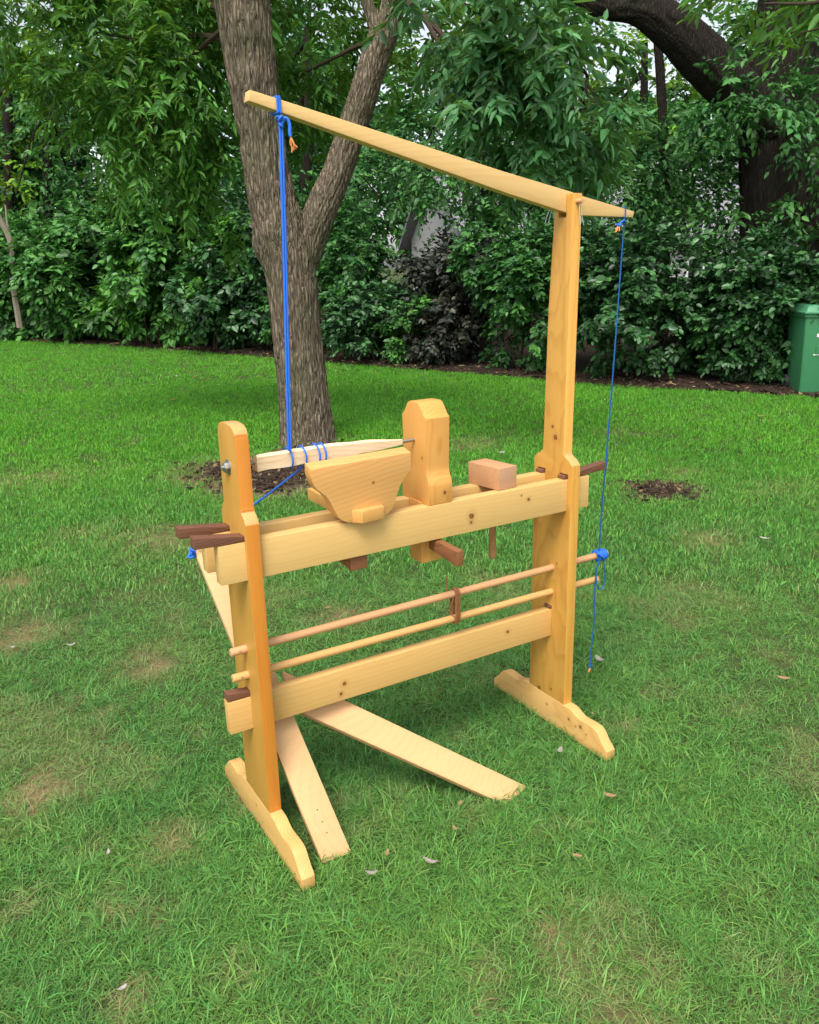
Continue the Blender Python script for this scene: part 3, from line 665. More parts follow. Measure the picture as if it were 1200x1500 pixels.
# ------------------------------------------------------------------ leaves
def leaf_mat(name, c0, c1, trans=.28, rough=.5, spec=.35):
    s = NT(name); t = s.n('ShaderNodeAttribute', attribute_name='tint')
    c = s.mix(t.outputs['Color'], c0, c1)
    sep = s.n('ShaderNodeSeparateColor'); s.l(t.outputs['Color'], sep.inputs[0])
    c = s.mix(sep.outputs[0], c0, c1); c = s.mix(1.0, c, s.math('MULTIPLY', sep.outputs[1], 2.0), 'MULTIPLY')
    b = s.bsdf(c, rough, spec); tr = s.n('ShaderNodeBsdfTranslucent'); s.l(s.mix(.5, c, (.25, .42, .03), 'MIX') if trans > .3 else c, tr.inputs[0])
    m = s.n('ShaderNodeMixShader'); m.inputs[0].default_value = trans
    s.l(b.outputs[0], m.inputs[1]); s.l(tr.outputs[0], m.inputs[2]); s.l(m.outputs[0], s.out.inputs[0]); return s.m
def unit(v): return v/(np.linalg.norm(v, axis=-1, keepdims=True)+1e-9)
OV = np.array([[0, 0, 0], [.28, .46, .10], [.66, .38, .08], [1, 0, -.06], [.66, -.38, .08], [.28, -.46, .10]])   # ovate leaf
LA = np.array([[0, 0, 0], [.30, .5, .06], [.62, .36, .03], [1, 0, -.12], [.62, -.36, .03], [.30, -.5, .06]])     # lance leaf
def leaves(P, Dv, N, Ln, Wn, tint, shape=OV):
    n = len(P); Dv = unit(Dv); S = unit(np.cross(N, Dv)); N = np.cross(Dv, S)
    V = P[:, None]+Dv[:, None]*(shape[None, :, 0:1]*Ln[:, None, None])+S[:, None]*(shape[None, :, 1:2]*Wn[:, None, None])+N[:, None]*(shape[None, :, 2:3]*Ln[:, None, None])
    b = (np.arange(n)*6)[:, None, None]; F = (b+np.array([[0, 3, 2, 1], [0, 5, 4, 3]])[None]).reshape(-1, 4)
    return V.reshape(-1, 3), F, np.repeat(tint, 6, 0)
def merge(parts):
    V, F, C, o = [], [], [], 0
    for v, f, c in parts: V.append(v); F.append(f+o); C.append(c); o += len(v)
    return np.concatenate(V), np.concatenate(F), np.concatenate(C)
def tints(n, group, lo=.25, hi=.75):
    """hue mix and brightness; sprays share a base value"""
    a = np.clip(group[:, 0]+rng.normal(0, .12, n), 0, 1); b = np.clip(lo+(hi-lo)*np.clip(group[:, 1]+rng.normal(0, .22, n), 0, 1), .05, 1)
    return np.stack([a, b, np.zeros(n)], 1)
def sprays(C, out, nleaf, slen, ln, wd, shape, droop=.25, spread=.9, up=.8, hue=(.45, .3), pinnate=False):
    """each spray: a twig from C along out with leaves on both sides"""
    n = len(C); out = unit(out+np.array([0, 0, -droop])*rng.uniform(.2, 1.4, (n, 1)))
    g = np.stack([np.clip(rng.normal(*hue, n), 0, 1), rng.random(n)], 1)
    sl = slen*rng.uniform(.6, 1.3, n); sz = rng.uniform(.7, 1.25, n)
    side0 = unit(np.cross(out, np.array([0, 0, 1.])+rng.normal(0, .25, (n, 3))))
    P, Dv, N, Ls, Ws, Ts = [], [], [], [], [], []
    for k in range(nleaf):
        f = (k+.6)/nleaf; sg = 1 if k % 2 else -1; endl = k == nleaf-1
        p = C+out*(sl*f)[:, None]+np.array([0, 0, -1])*(droop*.6*sl*f*f)[:, None]
        d = out*(1.0 if endl else .55)+side0*(0 if endl else sg*spread)+np.array([0, 0, -droop*.9])+rng.normal(0, .22, (n, 3))
        nn = np.array([0, 0, up])+out*.35+rng.normal(0, .38, (n, 3))
        P.append(p+rng.normal(0, .006, (n, 3))); Dv.append(d); N.append(nn); s_ = sz*rng.uniform(.75, 1.2, n)*(.75+.5*math.sin(math.pi*min(f, .9)))
        Ls.append(ln*s_); Ws.append(wd*s_); Ts.append(tints(n, g))
    return leaves(np.concatenate(P), np.concatenate(Dv), np.concatenate(N), np.concatenate(Ls), np.concatenate(Ws), np.concatenate(Ts), shape)
def blob_points(c, r, n, shell=.55, clump=14, cs=.16):
    """clumped points in an ellipsoid, denser to its skin; returns points and outward directions"""
    m = max(3, n//clump); d = unit(rng.normal(0, 1, (m, 3))); rad = rng.uniform(shell**3, 1, m)**(1/3)
    cc = d*rad[:, None]; k = rng.integers(0, m, n); q = cc[k]+rng.normal(0, cs, (n, 3))
    return np.asarray(c)+q*np.asarray(r), unit(q+rng.normal(0, .35, (n, 3)))
def branch_mesh(paths, name):
    bm = bmesh.new()
    for q, r0, r1 in paths:
        c = catmull(q, 5); tube_bm(c, np.linspace(r0, r1, len(c)), 7, bm)
    return finish(bm, name)
def bark_mat(name, c0, c1, moss=(.09, .11, .05), mossf=.3, sc=1.0):
    s = NT(name); tc = s.n('ShaderNodeTexCoord'); v = s.mapping(tc.outputs['Object'], scale=(1, 1, .16))
    wn = s.noise(v, 9*sc, 4, .6); vo = s.n('ShaderNodeTexVoronoi', feature='DISTANCE_TO_EDGE'); vo.inputs['Scale'].default_value = 34*sc
    wv = s.n('ShaderNodeVectorMath', operation='MULTIPLY_ADD'); nz = s.n('ShaderNodeTexNoise'); nz.inputs['Scale'].default_value = 14*sc; s.l(v, nz.inputs['Vector'])
    s.l(nz.outputs['Color'], wv.inputs[0]); wv.inputs[1].default_value = (.05, .05, .05); s.l(v, wv.inputs[2]); s.l(wv.outputs[0], vo.inputs['Vector'])
    h = s.math('MULTIPLY', vo.outputs['Distance'], 3.2, clamp=True); cav = s.n('ShaderNodeAttribute', attribute_name='ridge')
    fine = s.noise(tc.outputs['Object'], 120, 4, .65)
    c = s.mix(s.math('MULTIPLY', s.math('ADD', s.math('MULTIPLY', h, .6), s.math('MULTIPLY', fine, .5)), 1, clamp=True), c0, c1)
    mo = s.math('MULTIPLY', s.math('SUBTRACT', s.noise(tc.outputs['Object'], 1.8, 3), .45), 4, clamp=True)
    c = s.mix(s.math('MULTIPLY', mo, mossf), c, moss)
    s.bsdf(c, .92, .12, bump=s.math('ADD', h, s.math('MULTIPLY', fine, .4)), bstr=.9, bdist=.016); return s.m
M_ash = bark_mat('ash bark', (.040, .031, .021), (.27, .215, .150), mossf=.4)
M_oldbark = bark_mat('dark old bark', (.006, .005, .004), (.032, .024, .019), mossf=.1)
M_twig = plain('twig bark', (.06, .042, .03), .9, 0, .1, .3, 30)
M_twigp = plain('pale twig bark', (.24, .20, .15), .9, 0, .1, .3, 30)

def bark_tube(path, radii, n=84, step=.018, amp=.014, freq=26, flare=0.0, bumps=()):
    path = catmull(path, 24); tt = np.linspace(0, 1, len(path)); seg = np.concatenate([[0], np.cumsum(np.linalg.norm(np.diff(path, axis=0), axis=1))])
    m = int(seg[-1]/step)+2; s_ = np.linspace(0, seg[-1], m); c = np.stack([np.interp(s_, seg, path[:, k]) for k in range(3)], 1)
    r = np.interp(np.interp(s_, seg, tt), np.linspace(0, 1, len(radii)), radii)
    Tn = unit(np.gradient(c, axis=0)); N0 = unit(np.cross(Tn, np.array([0, 1., .1]))); B0 = np.cross(Tn, N0)
    a = np.linspace(0, 2*math.pi, n, endpoint=False); ca, sa = np.cos(a), np.sin(a)
    S, Aa = np.meshgrid(s_, a, indexing='ij')
    rr = r[:, None]*np.ones_like(Aa)
    u = ca[None]*rr*freq; v = sa[None]*rr*freq; z = S*freq*.075
    wx = vnoise(u*.5, v*.5, z*1.5)*2.2
    rid = np.clip(np.abs(2*vnoise(u+wx, v+wx, z)-1)*2.6, 0, 1); rid2 = np.clip(np.abs(2*vnoise(u*1.9+7, v*1.9, z*2)-1)*2.4, 0, 1)
    rr = rr*(1+.07*(vnoise(ca[None]*1.5+3, sa[None]*1.5, S*.9)-.5))+amp*(rid**.8-.5)+amp*.5*(rid2-.5)
    rr += flare*np.exp(-S/.22)*(1+.35*np.sin(5*Aa+1))
    for (sb, ab, hb, wb) in bumps:
        da = np.abs((Aa-ab+math.pi) % (2*math.pi)-math.pi)*r[:, None]; q = (da**2+(S-sb)**2*.6)/(wb*wb)
        rr += hb*np.exp(-q)-hb*.55*np.exp(-q*6)
    V = c[:, None]+N0[:, None]*(rr*ca)[..., None]+B0[:, None]*(rr*sa)[..., None]
    ii = np.arange((m-1)*n).reshape(m-1, n); jj = np.roll(ii, -1, 1)
    F = np.stack([ii, jj, jj+n, ii+n], -1).reshape(-1, 4)
    return V.reshape(-1, 3), F
def bark_mesh(name, tubes):
    V, F, o = [], [], 0
    for v, f in tubes: V.append(v); F.append(f+o); o += len(v)
    me = fast_mesh(name, np.concatenate(V), np.concatenate(F))
    me.polygons.foreach_set('use_smooth', np.ones(len(me.polygons), bool)); return me

# ---- forked ash tree
D_T = 8.05
def tp(px, py, d=D_T): return at(px, py, d)
base = ground(450, 652); base = at(450, 652, D_T+.0)
bz = np.array([tp(451, 652)[0], tp(451, 652)[1], -.10])
ash = empty('ash_tree', (bz[0], bz[1], 0), 'forked ash tree with ridged grey brown bark standing on the lawn behind the lathe', 'tree')
px2m = D_T/FPX*1.06
main = [bz, tp(447, 600), tp(436, 500), tp(427, 410), tp(411, 340), tp(398, 290), tp(383, 200), tp(370, 110), tp(355, 0), tp(340, -120), tp(330, -300)]
rmain = np.array([37, 33, 30.5, 31.5, 33.5, 29, 26.5, 29, 31.5, 30, 26])*px2m
stem = [tp(428, 435, D_T+.06), tp(447, 372, D_T+.04), tp(470, 310, D_T), tp(495, 250, D_T), tp(519, 180), tp(540, 115), tp(560, 55), tp(577, 0), tp(605, -90), tp(640, -220)]
rstem = np.array([17, 21, 20, 18, 17, 17, 17, 15.5, 14, 12])*px2m
twg = [tp(556, 66), tp(546, 30), tp(532, -20), tp(520, -90)]
rtw = np.array([7, 7.5, 7, 5])*px2m
put('trunk', bark_mesh('trunk', [bark_tube(main, rmain, 210, .013, .019, 44, .035, [(3.28, 1.05, .045, .10), (3.68, 1.1, .045, .10), (1.95, 5.75, .05, .08)])]), ash, M_ash)
put('limb', bark_mesh('limb', [bark_tube(stem, rstem, 120, .014, .012, 50), bark_tube(twg, rtw, 30, .03, .005, 40)]), ash, M_ash)
LM_ash = leaf_mat('ash leaves', (.035, .13, .02), (.10, .27, .04), .4)
LM_ashb = leaf_mat('bluish ash leaves', (.035, .13, .042), (.09, .24, .08), .34)
def crown(blobs, per, nleaf, slen, ln, wd, shape, droop, hue, shell=.2, clump=12, cs=.2, spread=.8, up=.8):
    C, O = [], []
    for px, py, d, rx, ry, dens in blobs:
        c = at(px, py, d); k = d/FPX; r = np.array([rx*k, max(rx, ry)*k*.8, ry*k]); n = int(per*dens*rx*ry/10000)
        # radii along the view's right, depth and up
        q, o = blob_points((0, 0, 0), (1, 1, 1), n, shell, clump, cs)
        f2 = np.array([FW[0], FW[1], 0])/math.hypot(FW[0], FW[1]); r2 = np.array([f2[1], -f2[0], 0])
        C.append(c+r2*(q[:, :1]*r[0])+f2*(q[:, 1:2]*r[1])+np.array([0, 0, 1])*(q[:, 2:3]*r[2])); O.append(o)
    return sprays(np.concatenate(C), np.concatenate(O), nleaf, slen, ln, wd, shape, droop, spread, up, hue)
blL = [(70, 20, 9.6, 120, 60, 1), (190, 60, 9.2, 120, 80, 1), (270, 30, 8.8, 80, 60, 1), (140, 150, 9.4, 95, 70, .8), (235, 170, 9, 85, 80, 1), (290, 120, 8.7, 60, 80, .9), (280, 240, 9.1, 60, 60, .8), (215, 265, 9.4, 50, 40, .5), (320, 290, 9.6, 40, 40, .6), (300, -60, 8.6, 160, 60, .6), (100, -80, 9.2, 160, 60, .5)]
blM = [(450, 40, 9.0, 80, 70, 1.2), (440, 130, 9.3, 60, 70, 1.1), (480, 200, 9.4, 40, 60, .8), (620, 60, 8.6, 50, 60, .8), (600, 140, 8.9, 40, 50, .5), (450, -60, 8.8, 120, 50, .6)]
blR = [(660, 25, 7.4, 70, 45, 1.1), (745, 50, 7.0, 80, 60, 1.2), (690, 105, 7.2, 55, 55, .9), (770, 130, 6.9, 80, 60, 1.2), (830, 100, 6.8, 55, 70, 1.1), (720, 175, 7.1, 50, 40, .8), (800, 200, 7.0, 70, 45, 1.1), (855, 190, 6.9, 50, 50, 1), (700, 235, 7.3, 35, 30, .4), (845, 245, 7.1, 40, 30, .6), (800, 10, 6.8, 40, 25, .6), (720, -45, 6.9, 120, 35, .6)]
put('crown', fast_mesh('crown', *crown(blL+blM, 260, 9, .30, .105, .034, LA, .38, (.55, .3))), ash, LM_ash).__setitem__('kind', 'stuff')
put('crown', fast_mesh('crown', *crown(blR, 150, 9, .27, .115, .040, LA, .55, (.5, .3), up=.5)), ash, LM_ashb).__setitem__('kind', 'stuff')
# twiggy boughs that carry the sprays
bo = []
for (a, b, c, d1, d2) in (((330, 40), (255, 110), (190, 200), 8.1, 9.2), ((340, 60), (230, 60), (90, 40), 8.1, 9.4), ((340, 20), (200, -10), (40, 30), 8.1, 9.5), ((580, 0), (650, 70), (720, 110), 8, 7.1), ((590, -20), (720, 30), (840, 60), 8, 6.9), ((585, -10), (700, 130), (880, 150), 8, 6.9), ((560, 60), (480, 90), (420, 120), 8.1, 9.2), ((640, 150), (740, 160), (830, 140), 7.6, 7.0), ((240, 120), (225, 190), (230, 260), 9, 9.2)):
    m_ = ((a[0]+b[0])/2+6, (a[1]+b[1])/2-8); bo.append(([tp(*a, d1), tp(*m_, d1*.7+d2*.3), tp(*b, (d1+d2)/2), tp(*c, d2)], .032, .006))
put('bough', branch_mesh(bo, 'bough'), ash, M_twig)
# ---- a spray reaching in from a tree beside the camera's right
near = empty('overhanging_branch', at(1250, -60, 4.6), 'bright green leafy branch overhanging in front of the old dark trunk', 'branch')
put('leaves', fast_mesh('leaves', *crown([(1120, -12, 5.6, 60, 22, 1.0), (1180, 5, 5.5, 50, 25, 1.1), (1080, -22, 5.6, 50, 18, .8), (1240, 0, 5.4, 60, 45, 1), (1200, -80, 5.5, 120, 40, .5)], 90, 8, .2, .10, .030, LA, .3, (.75, .2), up=.5)), near, leaf_mat('bright ash leaves', (.04, .14, .02), (.10, .26, .04), .4)).__setitem__('kind', 'stuff')
put('twig', branch_mesh([([at(1420, -140, 4.5), at(1300, -60, 4.6), at(1210, 0, 4.75), at(1120, 5, 5.0)], .022, .004), ([at(1290, -50, 4.6), at(1220, 30, 4.7), at(1170, 50, 4.9)], .012, .003)], 'twig'), near, M_twig)

# ------------------------------------------------------------------ shrubs of the hedge, each its own
LM = {'dark': leaf_mat('dark glossy leaves', (.020, .072, .020), (.060, .170, .042), .18, .42, .5),
      'mid': leaf_mat('mid green leaves', (.028, .11, .026), (.085, .24, .045), .28, .45, .4),
      'light': leaf_mat('fresh green leaves', (.055, .18, .025), (.13, .34, .04), .28, .5, .35),
      'purple': leaf_mat('dusky purple leaves', (.022, .032, .020), (.062, .062, .042), .12, .5, .4),
      'hedge': leaf_mat('bright hedge leaves', (.038, .135, .028), (.11, .29, .05), .26, .45, .4),
      'yellow': leaf_mat('yellow green leaves', (.07, .19, .015), (.20, .38, .03), .4, .5, .3)}
f2 = np.array([FW[0], FW[1], 0])/math.hypot(FW[0], FW[1]); r2v = np.array([f2[1], -f2[0], 0])
def shrub(name, label, px, w_px, top_py, kind, ln, wd, n, back=1.0, depth=1.1, group=None, shape=OV, skirt=.35, stems=5):
    """a shrub standing behind the mulch edge where it meets column px"""
    ey_ = np.interp(px, [p[0] for p in edge_px], [p[1] for p in edge_px]); e = ground(px, ey_); d0 = math.hypot(e[0]-CAM[0], e[1]-CAM[1]); d = d0+back+depth*.6
    foot = at(px, ey_, d); foot[2] = .05
    top = at(px, top_py, d)[2]; rx = w_px*d/FPX; o = empty(name, tuple(foot), label, 'shrub', group)
    C, O = [], []
    nb = 8
    for k in range(nb):     # several lobes make the uneven outline
        fr = rng.uniform(-.72, .72); hz = rng.uniform(.25, .80); r = np.array([rx*rng.uniform(.28, .5), depth*rng.uniform(.5, .85), top*rng.uniform(.16, .28)])
        c = foot+r2v*fr*rx+f2*rng.uniform(-.35, .35)*depth+np.array([0, 0, top*hz])
        if k == 0: c = foot+np.array([0, 0, top*.45]); r = np.array([rx*.85, depth*.9, top*.47])
        if k == 1: c = foot+np.array([0, 0, top*.72]); r = np.array([rx*.6, depth*.7, top*.30])
        q, ou = blob_points((0, 0, 0), (1, 1, 1), int(n/nb*(1.5 if k == 0 else 1.05)), .45, 16, .11)
        keep = (q[:, 1] < .55)
        q, ou = q[keep], ou[keep]
        p = c+r2v*(q[:, :1]*r[0])+f2*(q[:, 1:2]*r[1])+np.array([0, 0, 1])*(q[:, 2:3]*r[2])
        p[:, 2] = np.where(p[:, 2] < .12, rng.uniform(.1, skirt+.35, len(p)), p[:, 2])
        C.append(p); O.append(r2v*ou[:, :1]+f2*ou[:, 1:2]+np.array([0, 0, 1])*ou[:, 2:3])
    put('foliage', fast_mesh('foliage', *sprays(np.concatenate(C), np.concatenate(O), 7, ln*2.2, ln, wd, shape, .25, .9, .75, (.4, .3))), o, LM[kind]).__setitem__('kind', 'stuff')
    paths = []
    for k in range(stems):
        a = foot+r2v*rng.uniform(-.3, .3)*rx+f2*rng.uniform(-.3, .3); b = a+r2v*rng.uniform(-.4, .4)*rx+np.array([0, 0, top*rng.uniform(.6, .85)])
        paths.append(([a-np.array([0, 0, .1]), a*.6+b*.4+rng.normal(0, .08, 3), b], .022, .006))
    put('stems', branch_mesh(paths, 'stems'), o, M_twig)
    return o
G = 'shrubs of the mixed hedge'
shrub('hedge_shrub', 'dark green hedge shrub right beside the green wheelie bin', 1120, 105, 345, 'dark', .085, .055, 2700, .5, 1.1)
shrub('hedge_shrub', 'hedge shrub growing behind the green wheelie bin', 1290, 110, 330, 'dark', .085, .055, 1500, .8, 1.1)
shrub('hedge_shrub', 'glossy broad-leaved shrub behind the tie-down cord and tall lathe post', 945, 120, 345, 'dark', .085, .058, 3000, .5, 1.1)
shrub('hedge_shrub', 'leafy green shrub just behind the tall lathe post', 790, 100, 325, 'mid', .09, .058, 2600, .55, 1.1)
shrub('purple_shrub', 'dusky purple-leaved shrub between the ash trunk and the lathe post', 655, 95, 350, 'purple', .09, .06, 2000, .75, 1.1)
shrub('hedge_shrub', 'low dark green shrub in front of the purple-leaved shrub', 560, 80, 420, 'dark', .09, .06, 1800, .4, 1.0)
shrub('hedge_shrub', 'tall mid green shrub peeping through the fork of the ash tree', 500, 90, 300, 'mid', .10, .062, 2100, 1.4, 1.3)
shrub('hedge_shrub', 'tall dark shrub directly behind the ash trunk', 375, 90, 290, 'dark', .12, .075, 2400, .8, 1.4)
shrub('hedge_shrub', 'large bright green shrub with broad pale leaves left of the ash trunk', 285, 100, 262, 'hedge', .17, .105, 2700, .9, 1.6)
shrub('hedge_shrub', 'rounded fresh green shrub in the middle of the far hedge', 170, 100, 280, 'hedge', .175, .108, 2700, .8, 1.6)
shrub('hedge_shrub', 'light green shrub beside the pale bare stem at the far hedge end', 70, 85, 330, 'hedge', .18, .108, 2200, .9, 1.6)
shrub('hedge_shrub', 'dark-leaved shrub at the far end of the hedge', -40, 90, 340, 'dark', .17, .10, 1500, 1.2, 1.8)
shrub('hedge_shrub', 'light leafy suckers in front of the dark far hedge', 235, 75, 345, 'light', .15, .09, 560, .25, .9, stems=8)
shrub('hedge_shrub', 'pale green young shrub under the bright green one by the ash trunk', 330, 55, 330, 'light', .13, .08, 420, .3, .9)
shrub('hedge_shrub', 'fresh pale shrub growing at the foot of the purple-leaved shrub', 610, 45, 440, 'hedge', .09, .058, 420, .25, .7)

# ------------------------------------------------------------------ trees behind the hedge
def tree(name, label, base_px, d, top_py, r_px, blobs, kind, per, ln, wd, nleaf=7, slen=.5, droop=.35, hue=(.45, .3), lean=0, group=None, shape=OV, mat_t=None, path=None, bough=6, shell=.25, clump=10, cs=.2):
    b = at(base_px, 560, d); b[2] = 0; o = empty(name, tuple(b), label, 'tree', group)
    if path is None:
        tpz = at(base_px+lean, top_py, d); path = [b-np.array([0, 0, .1]), b*.6+tpz*.4+rng.normal(0, .08, 3)*[1, 1, 0], b*.25+tpz*.75+rng.normal(0, .1, 3)*[1, 1, 0], tpz]
    r = r_px*d/FPX; big = r > .3
    put('trunk', bark_mesh('trunk', [bark_tube(path, np.array([1.15, 1, .85, .6])*r if len(path) == 4 else np.linspace(1.1, .8, len(path))*r, 64 if big else 20, .03 if big else .12, .05 if big else .01, 9 if big else 30)]), o, mat_t or M_oldbark)
    put('crown', fast_mesh('crown', *crown([(x, y, d+dd_, rx, ry, dn) for x, y, dd_, rx, ry, dn in blobs], per, nleaf, slen, ln, wd, shape, droop, hue, shell, clump, cs)), o, LM[kind] if isinstance(kind, str) else kind).__setitem__('kind', 'stuff')
    if bough:
        ps = []; Ptop = np.array(path[-1])
        for x, y, dd_, rx, ry, dn in blobs[:bough]:
            e = at(x, y, d+dd_); f = rng.uniform(.45, .85); a = np.array(path[-2])*(1-f)+Ptop*f if len(path) > 2 else Ptop
            ps.append(([a, a*.5+e*.5+rng.normal(0, .15, 3), e], r*.35+.01, .012))
        put('bough', branch_mesh(ps, 'bough'), o, mat_t or M_oldbark)
    return o
def spread_blobs(x0, x1, y0, y1, n, rx, ry, dmin, dmax, dn=1):
    return [(rng.uniform(x0, x1), rng.uniform(y0, y1), rng.uniform(dmin, dmax), rx*rng.uniform(.7, 1.2), ry*rng.uniform(.7, 1.2), dn*rng.uniform(.6, 1.2)) for _ in range(n)]
tree('background_tree', 'slender dark trunked tree seen through leaves behind the tall lathe post', 971, 14.5, 60, 6.5, spread_blobs(890, 1060, 200, 340, 12, 48, 36, -.8, 1.2), LM['mid'], 340, .10, .055, bough=0, path=[at(974, 420, 14.5)*[1, 1, 0], at(974, 380, 14.5), at(973, 250, 14.5), at(968, 120, 14.5), at(960, 20, 14.5)])
tree('background_tree', 'thin grey trunked tree behind the slanting overhead arm', 712, 16, 100, 8, spread_blobs(610, 800, 110, 330, 14, 50, 45, -.6, 1.5), LM['mid'], 340, .11, .06, path=[at(712, 420, 16)*[1, 1, 0], at(712, 360, 16), at(713, 240, 16), at(711, 120, 16), at(705, 0, 16)])
tree('background_tree', 'yellow green tree with sunlight painted into its leaves behind the arching dark limb', 945, 24, 60, 6, [(945, 110, 0, 55, 45, 1), (900, 150, 0, 40, 40, .7), (925, 200, .5, 60, 40, .6), (1010, 150, 0, 45, 40, .6), (860, 170, 1, 40, 40, .5)], LM['yellow'], 330, .16, .085)  # sunlit look is put into the yellow leaf colour
tree('background_tree', 'tree with narrow trunk behind the left part of the hedge', 78, 27, 90, 6, spread_blobs(0, 170, 150, 330, 12, 50, 45, -1, 2), LM['mid'], 150, .19, .10, slen=.8)
tree('background_tree', 'dark leafy tree behind the middle of the hedge', 210, 27, 80, 7, spread_blobs(130, 340, 190, 330, 12, 60, 45, -1, 3), LM['dark'], 150, .19, .10, slen=.8)
tree('background_tree', 'yellowish tree at the far hedge end under bright sky', 18, 33, 60, 6, [(20, 100, 0, 50, 40, .7), (15, 240, 0, 45, 50, .9), (-60, 180, 0, 60, 80, .7), (60, 60, 0, 50, 50, .5), (10, 40, 2, 60, 40, .5)], LM['yellow'], 170, .22, .12, slen=.9)
tree('background_tree', 'deep green tree filling the gap behind the fork of the ash', 450, 19, 40, 8, spread_blobs(380, 610, 40, 330, 17, 55, 50, -1, 2), LM['mid'], 230, .13, .07)
tree('background_tree', 'broad dark tree standing in front of the pale house', 790, 24, 120, 8, spread_blobs(600, 850, 170, 340, 16, 55, 45, -1, 1)+spread_blobs(900, 1090, 190, 340, 12, 55, 40, -1, 1), LM['dark'], 300, .15, .085, slen=.6)
tree('background_tree', 'leafy tree between the thin grey trunk and the slender dark trunk', 850, 19, 40, 6, spread_blobs(770, 900, 200, 330, 9, 45, 40, -1, 1), LM['mid'], 360, .13, .07)
# old trunk with the arching limb
D_O = 14.0
ob = at(1150, 520, D_O); ob[2] = 0
old = empty('old_tree', tuple(ob), 'massive old dark trunk with an arching limb above the wheelie bin', 'tree')
k_ = D_O/FPX
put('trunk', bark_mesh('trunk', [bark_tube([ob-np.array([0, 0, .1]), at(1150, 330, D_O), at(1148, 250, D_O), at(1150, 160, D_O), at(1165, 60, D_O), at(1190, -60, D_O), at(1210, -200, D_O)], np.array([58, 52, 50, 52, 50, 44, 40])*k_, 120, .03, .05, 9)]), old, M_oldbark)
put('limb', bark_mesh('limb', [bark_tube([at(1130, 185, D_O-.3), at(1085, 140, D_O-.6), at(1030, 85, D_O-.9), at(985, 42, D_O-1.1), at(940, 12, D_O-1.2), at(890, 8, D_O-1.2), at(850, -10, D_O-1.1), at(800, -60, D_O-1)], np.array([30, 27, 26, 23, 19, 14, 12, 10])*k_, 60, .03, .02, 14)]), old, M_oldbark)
put('crown', fast_mesh('crown', *crown([(1170, 190, D_O-1.6, 45, 45, 1), (1120, 130, D_O-1.3, 60, 35, 1), (1060, 190, D_O-.5, 45, 50, .8), (1050, 270, D_O+.5, 45, 40, .9), (1180, 110, D_O-1.5, 40, 30, .8), (1075, 135, D_O-1.8, 45, 30, 1), (1110, 165, D_O-1.9, 40, 30, 1), (1230, 200, D_O-1, 50, 90, .9), (1080, 110, D_O-1, 40, 30, .7), (1175, 270, D_O-1.6, 30, 40, .6), (1110, 330, D_O-1.2, 60, 25, .8), (1190, 340, D_O-1.2, 50, 25, .8)], 200, 7, .35, .11, .055, OV, .4, (.45, .3))), old, LM['mid']).__setitem__('kind', 'stuff')
# pale bare stem at the far left
ps = empty('bare_sapling', tuple(at(20, 470, 23.5)*[1, 1, 0]), 'pale crooked bare stem leaning beside the far hedge', 'sapling')
put('stem', branch_mesh([([at(30, 480, 23.5), at(17, 395, 23.5), at(18, 362, 23.5), at(2, 325, 23.5), at(-20, 290, 23.5)], .09, .06), ([at(17, 372, 23.5), at(12, 340, 23.5), at(8, 300, 23.5)], .04, .02)], 'stem'), ps, M_twigp)
# far wood closing the view
def wood_mass():
    P, O = [], []
    for k in range(280):
        px = rng.uniform(-500, 1700); d = rng.uniform(36, 50)
        topy = 30+60*math.sin(px*.011+1)+45*math.sin(px*.029)+ (110 if 840 < px < 1010 else 0)
        py = rng.uniform(topy, 360); r = rng.uniform(38, 70)*d/FPX; q, o = blob_points((0, 0, 0), (1, 1, 1), 70, .4, 8, .2)
        P.append(at(px, py, d)+q*np.array([r, r, r*.85])); O.append(o)
    return sprays(np.concatenate(P), np.concatenate(O), 6, 1.1, .36, .22, OV, .3, .9, .7, (.4, .3))
far = put('distant_wood', fast_mesh('distant_wood', *wood_mass()), mat=LM['mid']); tag(far, 'mass of distant trees closing the view behind the garden', 'woodland', kind='stuff')

# ------------------------------------------------------------------ house glimpsed through the leaves
hc = at(885, 400, 33); hc[2] = 0
house = empty('house', tuple(hc), 'pale house with grey shingle roof glimpsed between the background trees', 'house')
HW, HD, HE, HR = 6.5, 3.6, 2.6, 5.0
yaw = math.atan2(r2v[1], r2v[0])+.25
house.matrix_world = Matrix.Translation(Vector(hc)) @ Matrix.Rotation(yaw, 4, 'Z')
def hput(name, bm, mat, parent=house, bevel=0):
    o = bpy.data.objects.new(name, finish(bm, name, bevel)); col.objects.link(o); o.parent = parent; o.data.materials.append(mat); return o
def siding():
    s = NT('pale siding'); tc = s.n('ShaderNodeTexCoord'); sp = s.n('ShaderNodeSeparateXYZ'); s.l(tc.outputs['Object'], sp.inputs[0])
    fr = s.math('FRACT', s.math('MULTIPLY', sp.outputs[2], 6)); s.bsdf(s.mix(s.noise(tc.outputs['Object'], 5), (.42, .42, .42), (.52, .52, .5)), .6, .3, bump=fr, bstr=.6, bdist=.03); return s.m
def shingle():
    s = NT('grey shingles'); tc = s.n('ShaderNodeTexCoord'); br = s.n('ShaderNodeTexBrick'); br.inputs['Scale'].default_value = 3.2; br.inputs['Color1'].default_value = (.22, .205, .23, 1); br.inputs['Color2'].default_value = (.28, .265, .30, 1); br.inputs['Mortar'].default_value = (.13, .12, .14, 1)
    s.l(tc.outputs['Object'], br.inputs['Vector']); s.bsdf(br.outputs['Color'], .9, .1, bump=br.outputs['Fac'], bstr=.5, bdist=.02); return s.m
M_sid, M_shi = siding(), shingle()
wall = hput('wall', prism([(-HD, -.1), (HD, -.1), (HD, HE), (0, HR-.2), (-HD, HE)], 0, -HW, HW), M_sid)
